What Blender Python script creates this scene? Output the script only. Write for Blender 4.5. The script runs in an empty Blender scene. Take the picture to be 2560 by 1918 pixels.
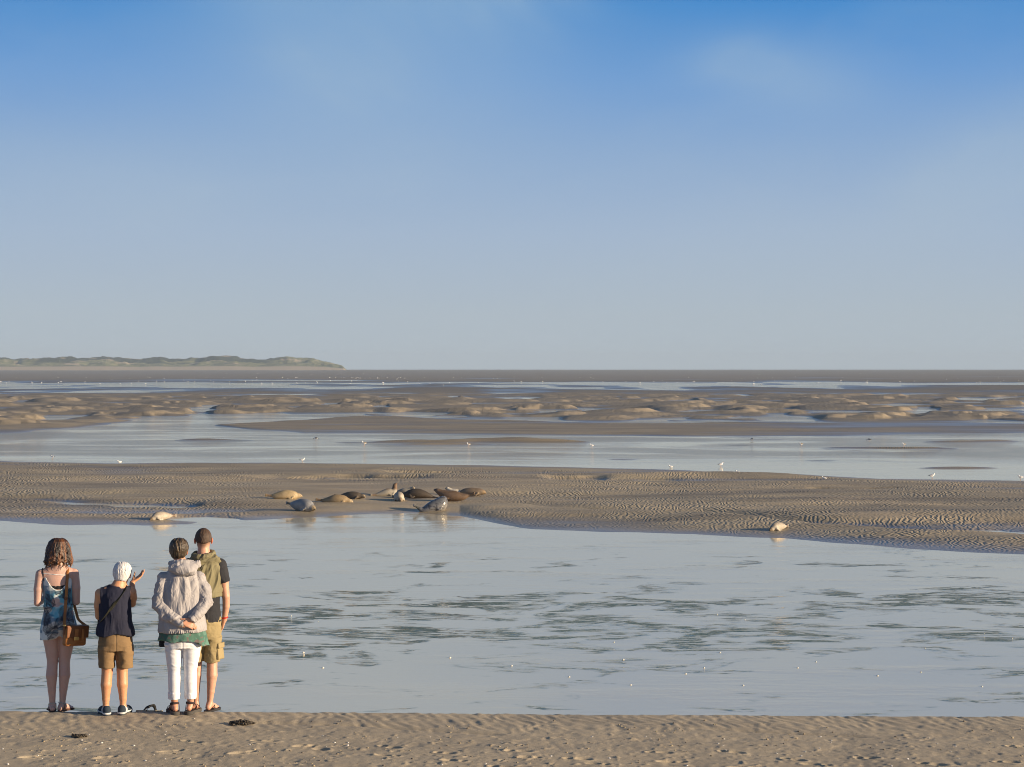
import bpy, math, random
import numpy as np
from mathutils import Vector

random.seed(7)
SC = bpy.context.scene
COL = SC.collection
R = math.radians

# ------------------------------------------------------------------ camera
F, HC, HZ = 4500.0, 5.6, 923.0          # focal length in photo pixels, eye height above the water, horizon row
cam_d = bpy.data.cameras.new('camera')
cam_d.sensor_width = 36.0
cam_d.lens = 36.0 * F / 2560.0
cam_d.shift_y = -(959.0 - HZ) / 2560.0
cam_d.clip_start, cam_d.clip_end = 0.5, 60000.0
cam = bpy.data.objects.new('camera', cam_d)
cam.location = (0, 0, HC)
cam.rotation_euler = (R(90), 0, 0)
COL.objects.link(cam)
SC.camera = cam
SC.cycles.filter_width = 1.0

# ------------------------------------------------------------------ light
SUN_EL, SUN_BACK = 12.5, 17.0           # height of the sun, and how far behind the camera it stands (from due right)
sdir = Vector((math.cos(R(SUN_EL)) * math.cos(R(SUN_BACK)), -math.cos(R(SUN_EL)) * math.sin(R(SUN_BACK)), math.sin(R(SUN_EL))))
sun_d = bpy.data.lights.new('sun', 'SUN')
sun_d.energy, sun_d.angle, sun_d.color = 5.0, R(0.6), (1.0, 0.79, 0.54)
sun = bpy.data.objects.new('sun', sun_d)
sun.rotation_euler = sdir.to_track_quat('Z', 'Y').to_euler()
sun.location = (30, -15, 20)
COL.objects.link(sun)

vs = SC.view_settings
EXPO = 0.75
vs.view_transform, vs.look, vs.exposure, vs.gamma, vs.use_curve_mapping = 'Standard', 'None', EXPO, 1.0, False


def lin(r, g, b):
    f = lambda c: (c / 255 / 12.92) if c / 255 <= 0.04045 else ((c / 255 + 0.055) / 1.055) ** 2.4
    return (f(r), f(g), f(b), 1.0)


class NT:
    """small helper for writing node trees"""
    def __init__(s, tree):
        s.t = tree
        s.n = tree.nodes
        s.n.clear()
    def new(s, typ, **kw):
        nd = s.n.new(typ)
        for k, v in kw.items():
            setattr(nd, k, v)
        return nd
    def link(s, a, b):
        s.t.links.new(a, b)
    def put(s, sock, v):
        if isinstance(v, (bpy.types.NodeSocket,)):
            s.link(v, sock)
        elif v is not None:
            sock.default_value = v
    def math(s, op, a, b=0.0, c=0.0, clamp=False):
        nd = s.new('ShaderNodeMath', operation=op, use_clamp=clamp)
        s.put(nd.inputs[0], a); s.put(nd.inputs[1], b); s.put(nd.inputs[2], c)
        return nd.outputs[0]
    def vmath(s, op, a, b=None, scale=None):
        nd = s.new('ShaderNodeVectorMath', operation=op)
        s.put(nd.inputs[0], a)
        if b is not None: s.put(nd.inputs[1], b)
        if scale is not None: s.put(nd.inputs['Scale'], scale)
        return nd.outputs[0]
    def rng(s, v, a, b, c=0.0, d=1.0, smooth=True):
        nd = s.new('ShaderNodeMapRange', clamp=True, interpolation_type='SMOOTHSTEP' if smooth else 'LINEAR')
        s.put(nd.inputs[0], v)
        for i, k in enumerate((a, b, c, d)): s.put(nd.inputs[1 + i], k)
        return nd.outputs[0]
    def mix(s, f, a, b, mode='MIX'):
        nd = s.new('ShaderNodeMix', data_type='RGBA', blend_type=mode)
        s.put(nd.inputs[0], f); s.put(nd.inputs[6], a); s.put(nd.inputs[7], b)
        return nd.outputs[2]
    def ramp(s, v, stops, interp='LINEAR'):
        nd = s.new('ShaderNodeValToRGB')
        cr = nd.color_ramp
        cr.interpolation = interp
        while len(cr.elements) < len(stops): cr.elements.new(0.5)
        for e, (p, c) in zip(cr.elements, stops):
            e.position, e.color = p, c
        s.put(nd.inputs[0], v)
        return nd.outputs[0]
    def noise(s, vec, scale, detail=3.0, rough=0.5, dist=0.0):
        nd = s.new('ShaderNodeTexNoise')
        s.put(nd.inputs['Vector'], vec)
        nd.inputs['Scale'].default_value = scale
        nd.inputs['Detail'].default_value = detail
        nd.inputs['Roughness'].default_value = rough
        nd.inputs['Distortion'].default_value = dist
        return nd.outputs[0]
    def mapping(s, vec, scale=(1, 1, 1), rot=(0, 0, 0), loc=(0, 0, 0)):
        nd = s.new('ShaderNodeMapping')
        s.put(nd.inputs['Vector'], vec)
        nd.inputs['Scale'].default_value = scale
        nd.inputs['Rotation'].default_value = rot
        nd.inputs['Location'].default_value = loc
        return nd.outputs[0]
    def attr(s, name):
        nd = s.new('ShaderNodeAttribute', attribute_name=name)
        return nd
    def bump(s, h, dist, strength=1.0, normal=None):
        nd = s.new('ShaderNodeBump')
        nd.inputs['Distance'].default_value = dist
        s.put(nd.inputs['Strength'], strength)
        s.put(nd.inputs['Height'], h)
        if normal is not None: s.put(nd.inputs['Normal'], normal)
        return nd.outputs[0]


# ------------------------------------------------------------------ sky
SKY_K = 0.1
world = bpy.data.worlds.new('World')
SC.world = world
world.use_nodes = True
w = NT(world.node_tree)
sky = w.new('ShaderNodeTexSky', sky_type='NISHITA', sun_disc=False)
sky.sun_elevation, sky.sun_rotation = R(SUN_EL), math.atan2(sdir.x, sdir.y)
sky.air_density, sky.dust_density, sky.ozone_density = 1.2, 2.0, 2.0
geo = w.new('ShaderNodeTexCoord').outputs['Generated']
sep = w.new('ShaderNodeSeparateXYZ')
w.link(geo, sep.inputs[0])
dx, dz = sep.outputs[0], sep.outputs[2]
# clear evening air: blue above, paling to a grey blue band at the horizon
clear = w.ramp(w.math('MULTIPLY', dz, 2.0), [
    (0.0, lin(178, 190, 199)), (0.06, lin(175, 188, 199)), (0.15, lin(163, 183, 207)), (0.24, lin(140, 171, 208)),
    (0.32, lin(108, 156, 210)), (0.40, lin(66, 138, 204)), (0.60, lin(52, 115, 190)), (1.0, lin(40, 95, 170))])
veil_c = w.ramp(w.math('MULTIPLY', dz, 2.0), [(0.0, lin(176, 188, 196)), (0.2, lin(168, 188, 207)), (0.42, lin(136, 172, 207)), (1.0, lin(125, 162, 202))])
# thin high cloud veils, each a soft drifting patch
vn = w.noise(w.mapping(geo, scale=(3.2, 3.2, 5.5), rot=(0, R(24), 0), loc=(0.9, 0.0, 0.25)), 1.6, 4.0, 0.55, 0.6)
veil = w.rng(vn, 0.42, 0.72)
def blob(cx, cz, rx, rz, rot):
    m = w.mapping(geo, loc=(-cx, 0, -cz))
    m = w.mapping(m, rot=(0, R(rot), 0))
    sp = w.new('ShaderNodeSeparateXYZ'); w.link(m, sp.inputs[0])
    a = w.math('DIVIDE', sp.outputs[0], rx); b = w.math('DIVIDE', sp.outputs[2], rz)
    d = w.math('ADD', w.math('MULTIPLY', a, a), w.math('MULTIPLY', b, b))
    d = w.math('ADD', d, w.math('MULTIPLY', w.math('SUBTRACT', vn, 0.5), 2.4))
    return w.math('POWER', 2.718, w.math('MULTIPLY', w.math('MAXIMUM', d, 0.0), -1.6))
b1 = blob(-0.075, 0.215, 0.115, 0.105, 25)
b2 = blob(0.145, 0.160, 0.055, 0.022, -10)
b3 = blob(-0.215, 0.10, 0.08, 0.03, 0)
b4 = blob(0.25, 0.10, 0.09, 0.035, 30)
allb = w.math('ADD', w.math('MULTIPLY', b1, 1.0), w.math('ADD', w.math('MULTIPLY', b2, 0.5), w.math('ADD', w.math('MULTIPLY', b3, 0.3), w.math('MULTIPLY', b4, 0.45))))
allb = w.math('ADD', allb, w.math('MULTIPLY', veil, 0.20), clamp=True)
low = w.mix(allb, clear, veil_c)
low = w.vmath('SCALE', low, scale=1.0 / SKY_K / 2 ** EXPO)
nish = w.vmath('SCALE', sky.outputs[0], scale=0.75)
full = w.mix(w.rng(dz, 0.25, 0.7), low, nish)
bg = w.new('ShaderNodeBackground')
bg.inputs['Strength'].default_value = SKY_K
w.link(full, bg.inputs['Color'])
wo = w.new('ShaderNodeOutputWorld')
w.link(bg.outputs[0], wo.inputs['Surface'])


# ------------------------------------------------------------------ numpy noise and mesh helpers
def _hash(ix, iy, seed):
    with np.errstate(over='ignore'):
        h = ix.astype(np.uint32) * np.uint32(374761393) + iy.astype(np.uint32) * np.uint32(668265263) + np.uint32(seed * 974711 + 12345)
        h = (h ^ (h >> np.uint32(13))) * np.uint32(1274126177)
        h = h ^ (h >> np.uint32(16))
    return (h & np.uint32(0xFFFFFF)).astype(np.float32) / np.float32(0xFFFFFF)

def vnoise(x, y, seed=0):
    x = np.asarray(x, np.float32); y = np.asarray(y, np.float32)
    x, y = np.broadcast_arrays(x, y)
    fx, fy = np.floor(x), np.floor(y)
    ix, iy = fx.astype(np.int64), fy.astype(np.int64)
    tx, ty = x - fx, y - fy
    tx = tx * tx * tx * (tx * (tx * 6 - 15) + 10); ty = ty * ty * ty * (ty * (ty * 6 - 15) + 10)
    a, b = _hash(ix, iy, seed), _hash(ix + 1, iy, seed)
    c, d = _hash(ix, iy + 1, seed), _hash(ix + 1, iy + 1, seed)
    return (a + (b - a) * tx) * (1 - ty) + (c + (d - c) * tx) * ty - 0.5

def fbm(x, y, seed=0, octv=3, gain=0.5):
    s, a = 0.0, 1.0
    for o in range(octv):
        s = s + a * vnoise(x * 2.03 ** o + 17.3 * o, y * 2.03 ** o - 9.1 * o, seed + o)
        a *= gain
    return s

def sstep(x, a, b):
    t = np.clip((x - a) / (b - a), 0, 1)
    return t * t * (3 - 2 * t)

def mesh_np(name, verts, quads, tris=None, attrs=None, cols=None, smooth=True):
    me = bpy.data.meshes.new(name)
    verts = np.ascontiguousarray(verts, np.float32)
    quads = np.zeros((0, 4), np.int32) if quads is None else np.asarray(quads, np.int32)
    tris = np.zeros((0, 3), np.int32) if tris is None else np.asarray(tris, np.int32)
    me.vertices.add(len(verts))
    me.vertices.foreach_set('co', verts.ravel())
    loops = np.concatenate([quads.ravel(), tris.ravel()]).astype(np.int32)
    me.loops.add(len(loops))
    me.loops.foreach_set('vertex_index', loops)
    nq, nt = len(quads), len(tris)
    me.polygons.add(nq + nt)
    starts = np.concatenate([np.arange(nq) * 4, nq * 4 + np.arange(nt) * 3]).astype(np.int32)
    me.polygons.foreach_set('loop_start', starts)
    me.update(calc_edges=True)
    me.polygons.foreach_set('use_smooth', np.full(nq + nt, smooth, bool))
    for k, a in (attrs or {}).items():
        at = me.attributes.new(k, 'FLOAT', 'POINT')
        at.data.foreach_set('value', np.ascontiguousarray(a, np.float32).ravel())
    for k, c in (cols or {}).items():
        at = me.attributes.new(k, 'FLOAT_COLOR', 'POINT')
        c = np.asarray(c, np.float32)
        if c.shape[1] == 3: c = np.concatenate([c, np.ones((len(c), 1), np.float32)], 1)
        at.data.foreach_set('color', np.ascontiguousarray(c).ravel())
    me.validate()
    return me

def grid_quads(nr, nc):
    i = np.arange(nr * nc).reshape(nr, nc)
    return np.stack([i[:-1, :-1], i[:-1, 1:], i[1:, 1:], i[1:, :-1]], -1).reshape(-1, 4)

def link(name, me, mat=None, parent=None, loc=None):
    o = bpy.data.objects.new(name, me)
    COL.objects.link(o)
    if mat is not None and me is not None: me.materials.append(mat)
    if parent is not None: o.parent = parent
    if loc is not None: o.location = loc
    return o

def tag(o, label=None, cat=None, group=None, kind=None):
    if label: o['label'] = label
    if cat: o['category'] = cat
    if group: o['group'] = group
    if kind: o['kind'] = kind
    return o

def empty(name, loc=(0, 0, 0), rz=0.0):
    o = bpy.data.objects.new(name, None)
    COL.objects.link(o)
    o.location = loc
    o.rotation_euler = (0, 0, rz)
    o.empty_display_size = 0.1
    return o

def material(name):
    m = bpy.data.materials.new(name)
    m.use_nodes = True
    n = NT(m.node_tree)
    out = n.new('ShaderNodeOutputMaterial')
    p = n.new('ShaderNodeBsdfPrincipled')
    n.link(p.outputs[0], out.inputs[0])
    return m, n, p

def water_at(u, v, z=0.0):
    """the place on the level z seen at photo pixel u, v"""
    y = F * (HC - z) / (v - HZ)
    return ((u - 1280.0) / F * y, y, z)
# ------------------------------------------------------------------ tidal flat: one sheet from the near channel to the horizon
def curve(pts):
    a = np.array(pts, np.float32)
    return lambda u: np.interp(u, a[:, 0], a[:, 1])

shore1 = curve([(-2600, 1285), (0, 1303), (170, 1312), (380, 1313), (470, 1309), (520, 1300), (600, 1301), (700, 1297), (810, 1293), (930, 1286), (1040, 1284), (1150, 1288), (1300, 1322), (1330, 1325), (1500, 1330), (1736, 1338), (1967, 1348), (2200, 1366), (2560, 1386), (5200, 1480)])
back1 = curve([(-2600, 1120), (0, 1152), (300, 1157), (740, 1158), (1160, 1161), (1500, 1170), (1967, 1183), (2200, 1198), (2560, 1204), (5200, 1250)])
edge3 = curve([(-2600, 1095), (0, 1081), (120, 1076), (270, 1062), (380, 1050), (520, 1040), (900, 1036), (1100, 1046), (1300, 1050), (1500, 1056), (1740, 1058), (1900, 1052), (2200, 1058), (2400, 1060), (2560, 1062), (5200, 1075)])
tongue = curve([(-2600, 1095), (0, 1081), (120, 1076), (270, 1062), (380, 1052), (500, 1062), (620, 1076), (760, 1085), (1273, 1089), (1740, 1095), (2100, 1093), (2300, 1089), (2560, 1085), (5200, 1085)])
trough_l = curve([(-2600, 1245), (-60, 1250), (75, 1253), (150, 1258), (290, 1267), (430, 1272)])
trough_r = curve([(1225, 1262), (1280, 1272), (1400, 1280), (1600, 1287), (1760, 1291), (1900, 1303), (2100, 1319), (2300, 1328), (2560, 1338), (5200, 1420)])

Uc = np.concatenate([np.linspace(-9000, -420, 170, endpoint=False), np.linspace(-420, 2980, 1250, endpoint=False), np.linspace(2980, 11000, 160)])
Vr = np.concatenate([np.linspace(1870, 1420, 24, endpoint=False), np.arange(1420, 990, -0.9), np.arange(990, 930, -0.6), np.arange(930, 925.2, -0.25)])
U, V = np.meshgrid(Uc, Vr)
YY = F * HC / (V - HZ)
XX = (U - 1280.0) / F * YY
MPP = YY * YY / (F * HC)                 # metres of depth per photo row

d1 = (shore1(U) - V) * MPP + 0.9 * fbm(XX / 3.5, YY / 4.0, 1)
d2 = (V - back1(U)) * MPP + 2.6 * fbm(XX / 9.0, YY / 5.0, 5)
db = np.minimum(d1, d2)
streak = fbm(XX / 10.0, YY / 3.2, 9, 4)
z_bank = np.where(db > 0, 0.20 * (1 - np.exp(-db / 5.0)) + 0.22 * sstep(db, 1.0, 5.0) * streak, np.maximum(-0.7, 0.07 * db))
# the raised smooth mound the seals lie on
um = np.exp(-(np.abs(U - 920) / 360.0) ** 3)
mound = um * np.exp(-((V - 1262) / 46.0) ** 4)
z_bank += mound * 0.10 * sstep(d1, 0.2, 3.0)
# two gullies that drain the bank
def gully(fn, u0, u1, depth, wid):
    d = (V - fn(U)) * MPP + 0.5 * fbm(XX / 3.0, YY / 3.0, 33)
    along = sstep(U, u0, u0 + 220) * (1 - sstep(U, u1 - 60, u1))
    prof = np.where(d > 0, np.exp(-(d / (0.5 * wid)) ** 2), np.exp(-(d / (1.6 * wid)) ** 2))
    return depth * along * prof
g = gully(trough_l, -2500, 520, 0.24, 0.9) + gully(trough_r, 1235, 5200, 0.22, 0.9)
z_bank -= g * np.where(db > 0, 1, 0)
for (pu, pv, ru, rv) in [(850, 1201, 190, 3.5), (760, 1206, 90, 2.2), (950, 1197, 120, 2.0), (1440, 1200, 70, 4), (1600, 1205, 80, 3), (505, 1299, 75, 4.5), (1120, 1188, 140, 2.0), (2100, 1228, 140, 2)]:
    z_bank -= 0.34 * np.exp(-((U - pu) / ru) ** 4 - ((V - pv + 5 * fbm(XX / 3, YY / 2, 40)) / rv) ** 2)

# second channel with its low bars, and the shallow tongue beyond it
z_ch2 = np.full_like(XX, -0.30)
for (pu, pv, ru, rv, hh) in [(525, 1101, 150, 2.6, .36), (470, 1121, 190, 3.0, .36), (1090, 1112, 260, 4.0, .37), (1000, 1105, 330, 1.6, .36), (900, 1124, 190, 2.0, .34), (1500, 1118, 260, 2.6, .35), (1330, 1106, 150, 1.8, .35), (1850, 1112, 230, 1.8, .35), (2250, 1122, 260, 2.6, .35), (1700, 1136, 160, 2.0, .34), (2420, 1104, 150, 2.2, .35), (140, 1136, 120, 1.6, .3), (2050, 1152, 260, 2.6, .34), (2400, 1172, 200, 3, .34), (1560, 1150, 150, 1.8, .34)]:
    z_ch2 += hh * np.exp(-((U - pu) / ru) ** 2 - ((V - pv + 6 * fbm(XX / 12, YY / 5, 44)) / rv) ** 2)
z_ch2 += 0.40 * fbm(XX / 24.0, YY / 4.5, 50, 4) * sstep(V, 1085, 1100) * (1 - 0.5 * sstep(V, 1120, 1145))
dt = (tongue(U) - V) * MPP
z_t = 0.112 + 0.13 * fbm(XX / 16.0, YY / 6.0, 60, 4) - 0.035 * sstep(U, 1150, 2300)
wst = np.interp(U, [300, 420, 700, 900, 1000], [30, 24, 13, 4, 0.1])
z_t -= 0.5 * np.exp(-((V - edge3(U) - wst * 0.5) / (wst * 0.62 + 0.2)) ** 4) * sstep(U, 0, 300) * (1 - sstep(U, 860, 940))
z_2 = z_ch2 + (np.maximum(z_t, -0.5) - z_ch2) * sstep(dt, -4.0, 6.0)

# field of sand hummocks, gentle on the left, steep and smooth on the sunny right
d3 = (edge3(U) - V) * MPP + 7.0 * fbm(XX / 16.0, YY / 12.0, 70)
z_3 = 0.02 + 0.22 * fbm(XX / 15.0, YY / 16.0, 80, 3) + 0.03 * sstep(YY, 190, 260)
slip = np.zeros_like(XX)
hum = np.zeros_like(XX)
rng = np.random.default_rng(11)
for k in range(620):
    cy = 165 + 290 * rng.random() ** 1.35
    cx = (rng.random() * 1.4 - 0.7) * 0.42 * cy
    H = (0.22 + 0.52 * rng.random() ** 1.6) * (1 - 0.55 * sstep(np.float64(cy), 300, 430))
    L = 2.4 + 3.8 * rng.random(); Wd = L * (1.0 + 0.8 * rng.random())
    a = R(-38 + 30 * (rng.random() - 0.5))
    wx, wy = math.cos(a), math.sin(a)
    r0, r1 = np.searchsorted(YY[:, 0], [cy - 24, cy + 24])
    if r1 <= r0: continue
    x, y = XX[r0:r1] - cx, YY[r0:r1] - cy
    s = (x * wx + y * wy) / L; t = (-x * wy + y * wx) / Wd
    s = s + 0.55 * t * t + 0.25 * math.sin(k) * t
    prof = np.where(s < 0, np.clip(1 - (s / 2.0) ** 2, 0, 1) ** 1.3, np.clip(1 - s / 0.42, 0, 1) ** 1.15) * np.exp(-(t * 1.05) ** 4)
    hk = H * prof
    cur = hum[r0:r1]
    top = hk > cur
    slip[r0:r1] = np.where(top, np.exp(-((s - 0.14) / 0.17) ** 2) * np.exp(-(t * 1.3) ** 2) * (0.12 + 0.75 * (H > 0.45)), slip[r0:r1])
    hum[r0:r1] = np.maximum(cur, hk)
env3 = sstep(d3, 2, 16) * (1 - sstep(YY, 360, 450))
z_3 = z_3 + hum * env3
slip *= env3
# creeks between the hummocks
for (pu, pv, ru, rv) in [(525, 1018, 22, 6), (505, 1030, 26, 6), (560, 1040, 60, 4), (1050, 1036, 75, 4), (50, 1046, 60, 4), (160, 1043, 70, 4), (310, 1042, 60, 4), (1330, 1048, 60, 6), (1700, 1056, 120, 6), (1985, 1045, 75, 6), (2325, 1024, 26, 6), (2300, 1034, 30, 5), (2480, 1070, 90, 5), (1480, 1026, 30, 4), (830, 1012, 30, 4), (1760, 1030, 60, 4), (430, 1044, 80, 3)]:
    z_3 -= 0.75 * np.exp(-((U - pu + 40 * fbm(XX / 9, YY / 9, 91)) / ru) ** 4 - ((V - pv + 7 * fbm(XX / 14, YY / 9, 90)) / rv) ** 2)
rpl = np.random.default_rng(5)
nA, nB = fbm(XX / 9, YY / 9, 91), fbm(XX / 10, YY / 9, 90)
for k in range(70):                       # threads and small pans of standing water in the hollows
    pu, pv = rpl.uniform(-100, 2660), rpl.uniform(990, 1054)
    ru, rv = rpl.uniform(18, 80) * (0.5 + (pv - 985) / 90), rpl.uniform(1.2, 3.2)
    ra, rb = np.searchsorted(-Vr, [-(pv + 14), -(pv - 14)])
    sl = slice(ra, rb)
    z_3[sl] -= 0.42 * np.exp(-((U[sl] - pu + 26 * nA[sl]) / ru) ** 4 - ((V[sl] - pv + 6 * nB[sl] + (U[sl] - pu) * rpl.uniform(-0.05, 0.05)) / rv) ** 2)
z_3 = np.where(d3 > 0, z_3 * sstep(d3, -1.0, 2.0) + 0.0, np.maximum(-0.5, 0.05 * d3))
sel3 = sstep(d3, -5.0, 3.0)

# beyond: streaks of standing water, then bare dark flats rising slowly to the far dunes
st4 = fbm(XX / 24.0, YY / 75.0, 100, 4)
st4b = fbm(XX / 130.0, YY / 110.0, 110, 3)
z_4 = 0.030 + 0.17 * st4 + 0.13 * st4b - 0.085 * np.exp(-((V - 960) / 5.0) ** 2)
z_5 = 0.16 + 0.42 * fbm(XX / 110.0, YY / 220.0, 120, 4) + 0.4 * sstep(YY, 900, 2000) + 2.6 * sstep(YY, 1700, 3500)
z_far = z_4 + (z_5 - z_4) * sstep(YY, 700, 900)
far_t = sstep(YY + 30 * fbm(XX / 60, YY / 60, 130), 395, 455)

mid = z_2 + (z_3 - z_2) * sel3
mid = mid + (z_far - mid) * far_t
# join the bank to what lies behind it
behind = sstep(back1(U) - V, 0.0, 8.0)
Z = np.where(V > back1(U) - 8, z_bank * (1 - behind) + np.minimum(mid, -0.2) * behind, mid)
Z = np.where(V > 1440, np.minimum(Z, -0.5), Z)

rip = np.where(V > back1(U), sstep(d1, 0.0, 1.2) * (1 - 0.93 * mound) * (0.45 + 0.55 * sstep(fbm(XX / 6.0, YY / 3.0, 140, 3), -0.25, 0.10)), 0.0)
rip = np.maximum(rip, np.where(V <= back1(U), (1 - slip) * sstep(Z, -0.02, 0.12), 0.0))
rip = np.where(YY > 430, rip * 0.4, rip) * np.clip(0.75 + 1.1 * fbm(XX / 2.6, YY / 2.2, 143, 2), 0.25, 1.2)
rip = rip * (1 - 0.55 * np.clip(g / 0.2, 0, 1))
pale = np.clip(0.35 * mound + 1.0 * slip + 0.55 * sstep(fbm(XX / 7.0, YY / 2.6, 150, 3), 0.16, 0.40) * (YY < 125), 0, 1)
mud = np.clip(sstep(YY, 110, 230) * 0.55 + sstep(YY, 380, 480) * 0.45, 0, 1)

flat_me = mesh_np('tidal_flat', np.stack([XX, YY, Z], -1).reshape(-1, 3), grid_quads(len(Vr), len(Uc)),
                  attrs={'ripple': rip, 'pale': pale, 'mud': mud})
m_flat, n, p = material('wet_sand')
P = n.new('ShaderNodeNewGeometry').outputs['Position']
sp = n.new('ShaderNodeSeparateXYZ'); n.link(P, sp.inputs[0])
zz = sp.outputs[2]
yy = sp.outputs[1]
rp, pl, md = n.attr('ripple').outputs['Fac'], n.attr('pale').outputs['Fac'], n.attr('mud').outputs['Fac']
big = n.noise(n.mapping(P, scale=(0.10, 0.22, 0.1)), 1.0, 5.0, 0.6)
fine = n.noise(P, 9.0, 4.0, 0.6)
dry = n.mix(n.rng(big, 0.35, 0.65), (0.268, 0.225, 0.160, 1), (0.375, 0.312, 0.212, 1))
band = n.noise(n.mapping(P, scale=(0.055, 0.42, 1), rot=(0, 0, R(3))), 1.0, 4.0, 0.6, 0.4)
dry = n.mix(n.rng(band, 0.52, 0.66, 0.0, 0.55), dry, (0.135, 0.118, 0.095, 1))
dry = n.mix(n.rng(band, 0.45, 0.33, 0.0, 0.55), dry, (0.47, 0.37, 0.235, 1))
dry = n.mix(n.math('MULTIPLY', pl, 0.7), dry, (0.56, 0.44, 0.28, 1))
dry = n.mix(md, dry, n.mix(pl, (0.180, 0.159, 0.125, 1), (0.43, 0.345, 0.23, 1)))
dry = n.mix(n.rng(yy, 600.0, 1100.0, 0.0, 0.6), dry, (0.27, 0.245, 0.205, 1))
wet_in = n.math('ADD', zz, n.math('MULTIPLY', n.math('SUBTRACT', big, 0.5), 0.12))
wet = n.math('SUBTRACT', 1.0, n.rng(wet_in, 0.0, 0.13))
colr = n.mix(n.math('MULTIPLY', wet, 0.62), dry, n.mix(0.5, dry, (0.05, 0.045, 0.038, 1)))
colr = n.mix(n.rng(fine, 0.3, 0.75), n.mix(0.22, colr, (0.05, 0.04, 0.03, 1)), colr)
n.link(colr, p.inputs['Base Color'])
n.link(n.rng(wet, 0.0, 1.0, 0.75, 0.28, False), p.inputs['Roughness'])
p.inputs['Specular IOR Level'].default_value = 0.4
# ripple marks: two families of crests, about a hand's breadth apart
def wave(scale, rot, dist, dscale):
    wv = n.new('ShaderNodeTexWave', wave_type='BANDS', bands_direction='X', wave_profile='SIN')
    n.link(n.mapping(P, rot=(0, 0, R(rot)), scale=(1, 0.55, 1)), wv.inputs['Vector'])
    wv.inputs['Scale'].default_value = scale; wv.inputs['Distortion'].default_value = dist
    wv.inputs['Detail'].default_value = 2.0; wv.inputs['Detail Scale'].default_value = dscale
    return wv.outputs['Fac']
wsel = n.rng(n.noise(n.mapping(P, scale=(0.16, 0.3, 1)), 1.0, 2.0), 0.42, 0.58)
rh = n.math('ADD', n.math('MULTIPLY', wave(1.75, 24, 13.0, 1.1), wsel), n.math('MULTIPLY', wave(1.55, -33, 14.0, 1.1), n.math('SUBTRACT', 1.0, wsel)))
rh = n.math('MULTIPLY', rh, rp)
wfar = n.math('MULTIPLY', n.math('MULTIPLY', wave(0.36, 15, 9.0, 0.8), md), n.math('MULTIPLY', rp, 1.5))
hgt = n.math('ADD', n.math('ADD', rh, wfar), n.math('MULTIPLY', fine, 0.5))
n.link(n.bump(hgt, 0.022, 1.0), p.inputs['Normal'])
flat = link('tidal_flat', flat_me, m_flat)
tag(flat, 'rippled grey brown tidal flat beyond the near channel, reaching to the horizon', kind='structure')

# ------------------------------------------------------------------ water
wx_, wy0, wy1 = 9000.0, 12.0, 9000.0
water_me = mesh_np('water', [(-wx_, wy0, 0), (wx_, wy0, 0), (wx_, wy1, 0), (-wx_, wy1, 0)], [(0, 1, 2, 3)])
m_water = bpy.data.materials.new('estuary_water')
m_water.use_nodes = True
n = NT(m_water.node_tree)
P = n.new('ShaderNodeNewGeometry').outputs['Position']
sp = n.new('ShaderNodeSeparateXYZ'); n.link(P, sp.inputs[0])
px_, py_ = sp.outputs[0], sp.outputs[1]
murk = n.noise(n.mapping(P, scale=(0.05, 0.12, 1)), 1.0, 3.0)
# a calm sheet with turbulent patches where the current runs over the sand bars
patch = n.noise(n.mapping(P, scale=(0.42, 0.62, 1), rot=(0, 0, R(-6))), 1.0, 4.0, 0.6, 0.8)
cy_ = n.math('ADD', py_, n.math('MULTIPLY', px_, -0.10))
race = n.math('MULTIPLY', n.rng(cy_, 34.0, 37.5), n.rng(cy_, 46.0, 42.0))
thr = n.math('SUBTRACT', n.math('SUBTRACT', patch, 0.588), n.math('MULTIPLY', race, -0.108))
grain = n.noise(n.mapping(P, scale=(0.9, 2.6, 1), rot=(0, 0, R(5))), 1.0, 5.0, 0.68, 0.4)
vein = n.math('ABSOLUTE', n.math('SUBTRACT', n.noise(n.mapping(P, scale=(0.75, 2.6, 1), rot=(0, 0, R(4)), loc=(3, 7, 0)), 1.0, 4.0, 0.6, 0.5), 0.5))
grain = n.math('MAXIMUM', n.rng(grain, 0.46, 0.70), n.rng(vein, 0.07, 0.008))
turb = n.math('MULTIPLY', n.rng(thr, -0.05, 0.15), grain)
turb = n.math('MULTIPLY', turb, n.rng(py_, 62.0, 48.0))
chop = n.noise(n.mapping(P, scale=(2.2, 5.0, 1), rot=(0, 0, R(8))), 1.0, 3.0, 0.6, 0.5)
chop2 = n.noise(n.mapping(P, scale=(5.5, 13.0, 1), rot=(0, 0, R(-12))), 1.0, 3.0, 0.6, 0.3)
hc = n.math('ADD', n.math('MULTIPLY', chop, 0.75), n.math('MULTIPLY', chop2, 0.3))
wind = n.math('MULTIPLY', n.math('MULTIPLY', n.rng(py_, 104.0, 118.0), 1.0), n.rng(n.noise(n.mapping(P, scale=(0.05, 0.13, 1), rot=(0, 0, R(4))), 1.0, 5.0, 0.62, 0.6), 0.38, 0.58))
amp = n.math('ADD', n.math('ADD', n.math('MULTIPLY', n.math('MULTIPLY', turb, turb), 0.6), n.math('ADD', 0.018, n.rng(n.noise(n.mapping(P, scale=(0.14, 0.5, 1)), 1.0, 4.0, 0.6), 0.46, 0.66, 0.0, 0.07))), wind)
nrm = n.bump(n.math('MULTIPLY', hc, amp), 0.13, 1.0)
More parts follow.
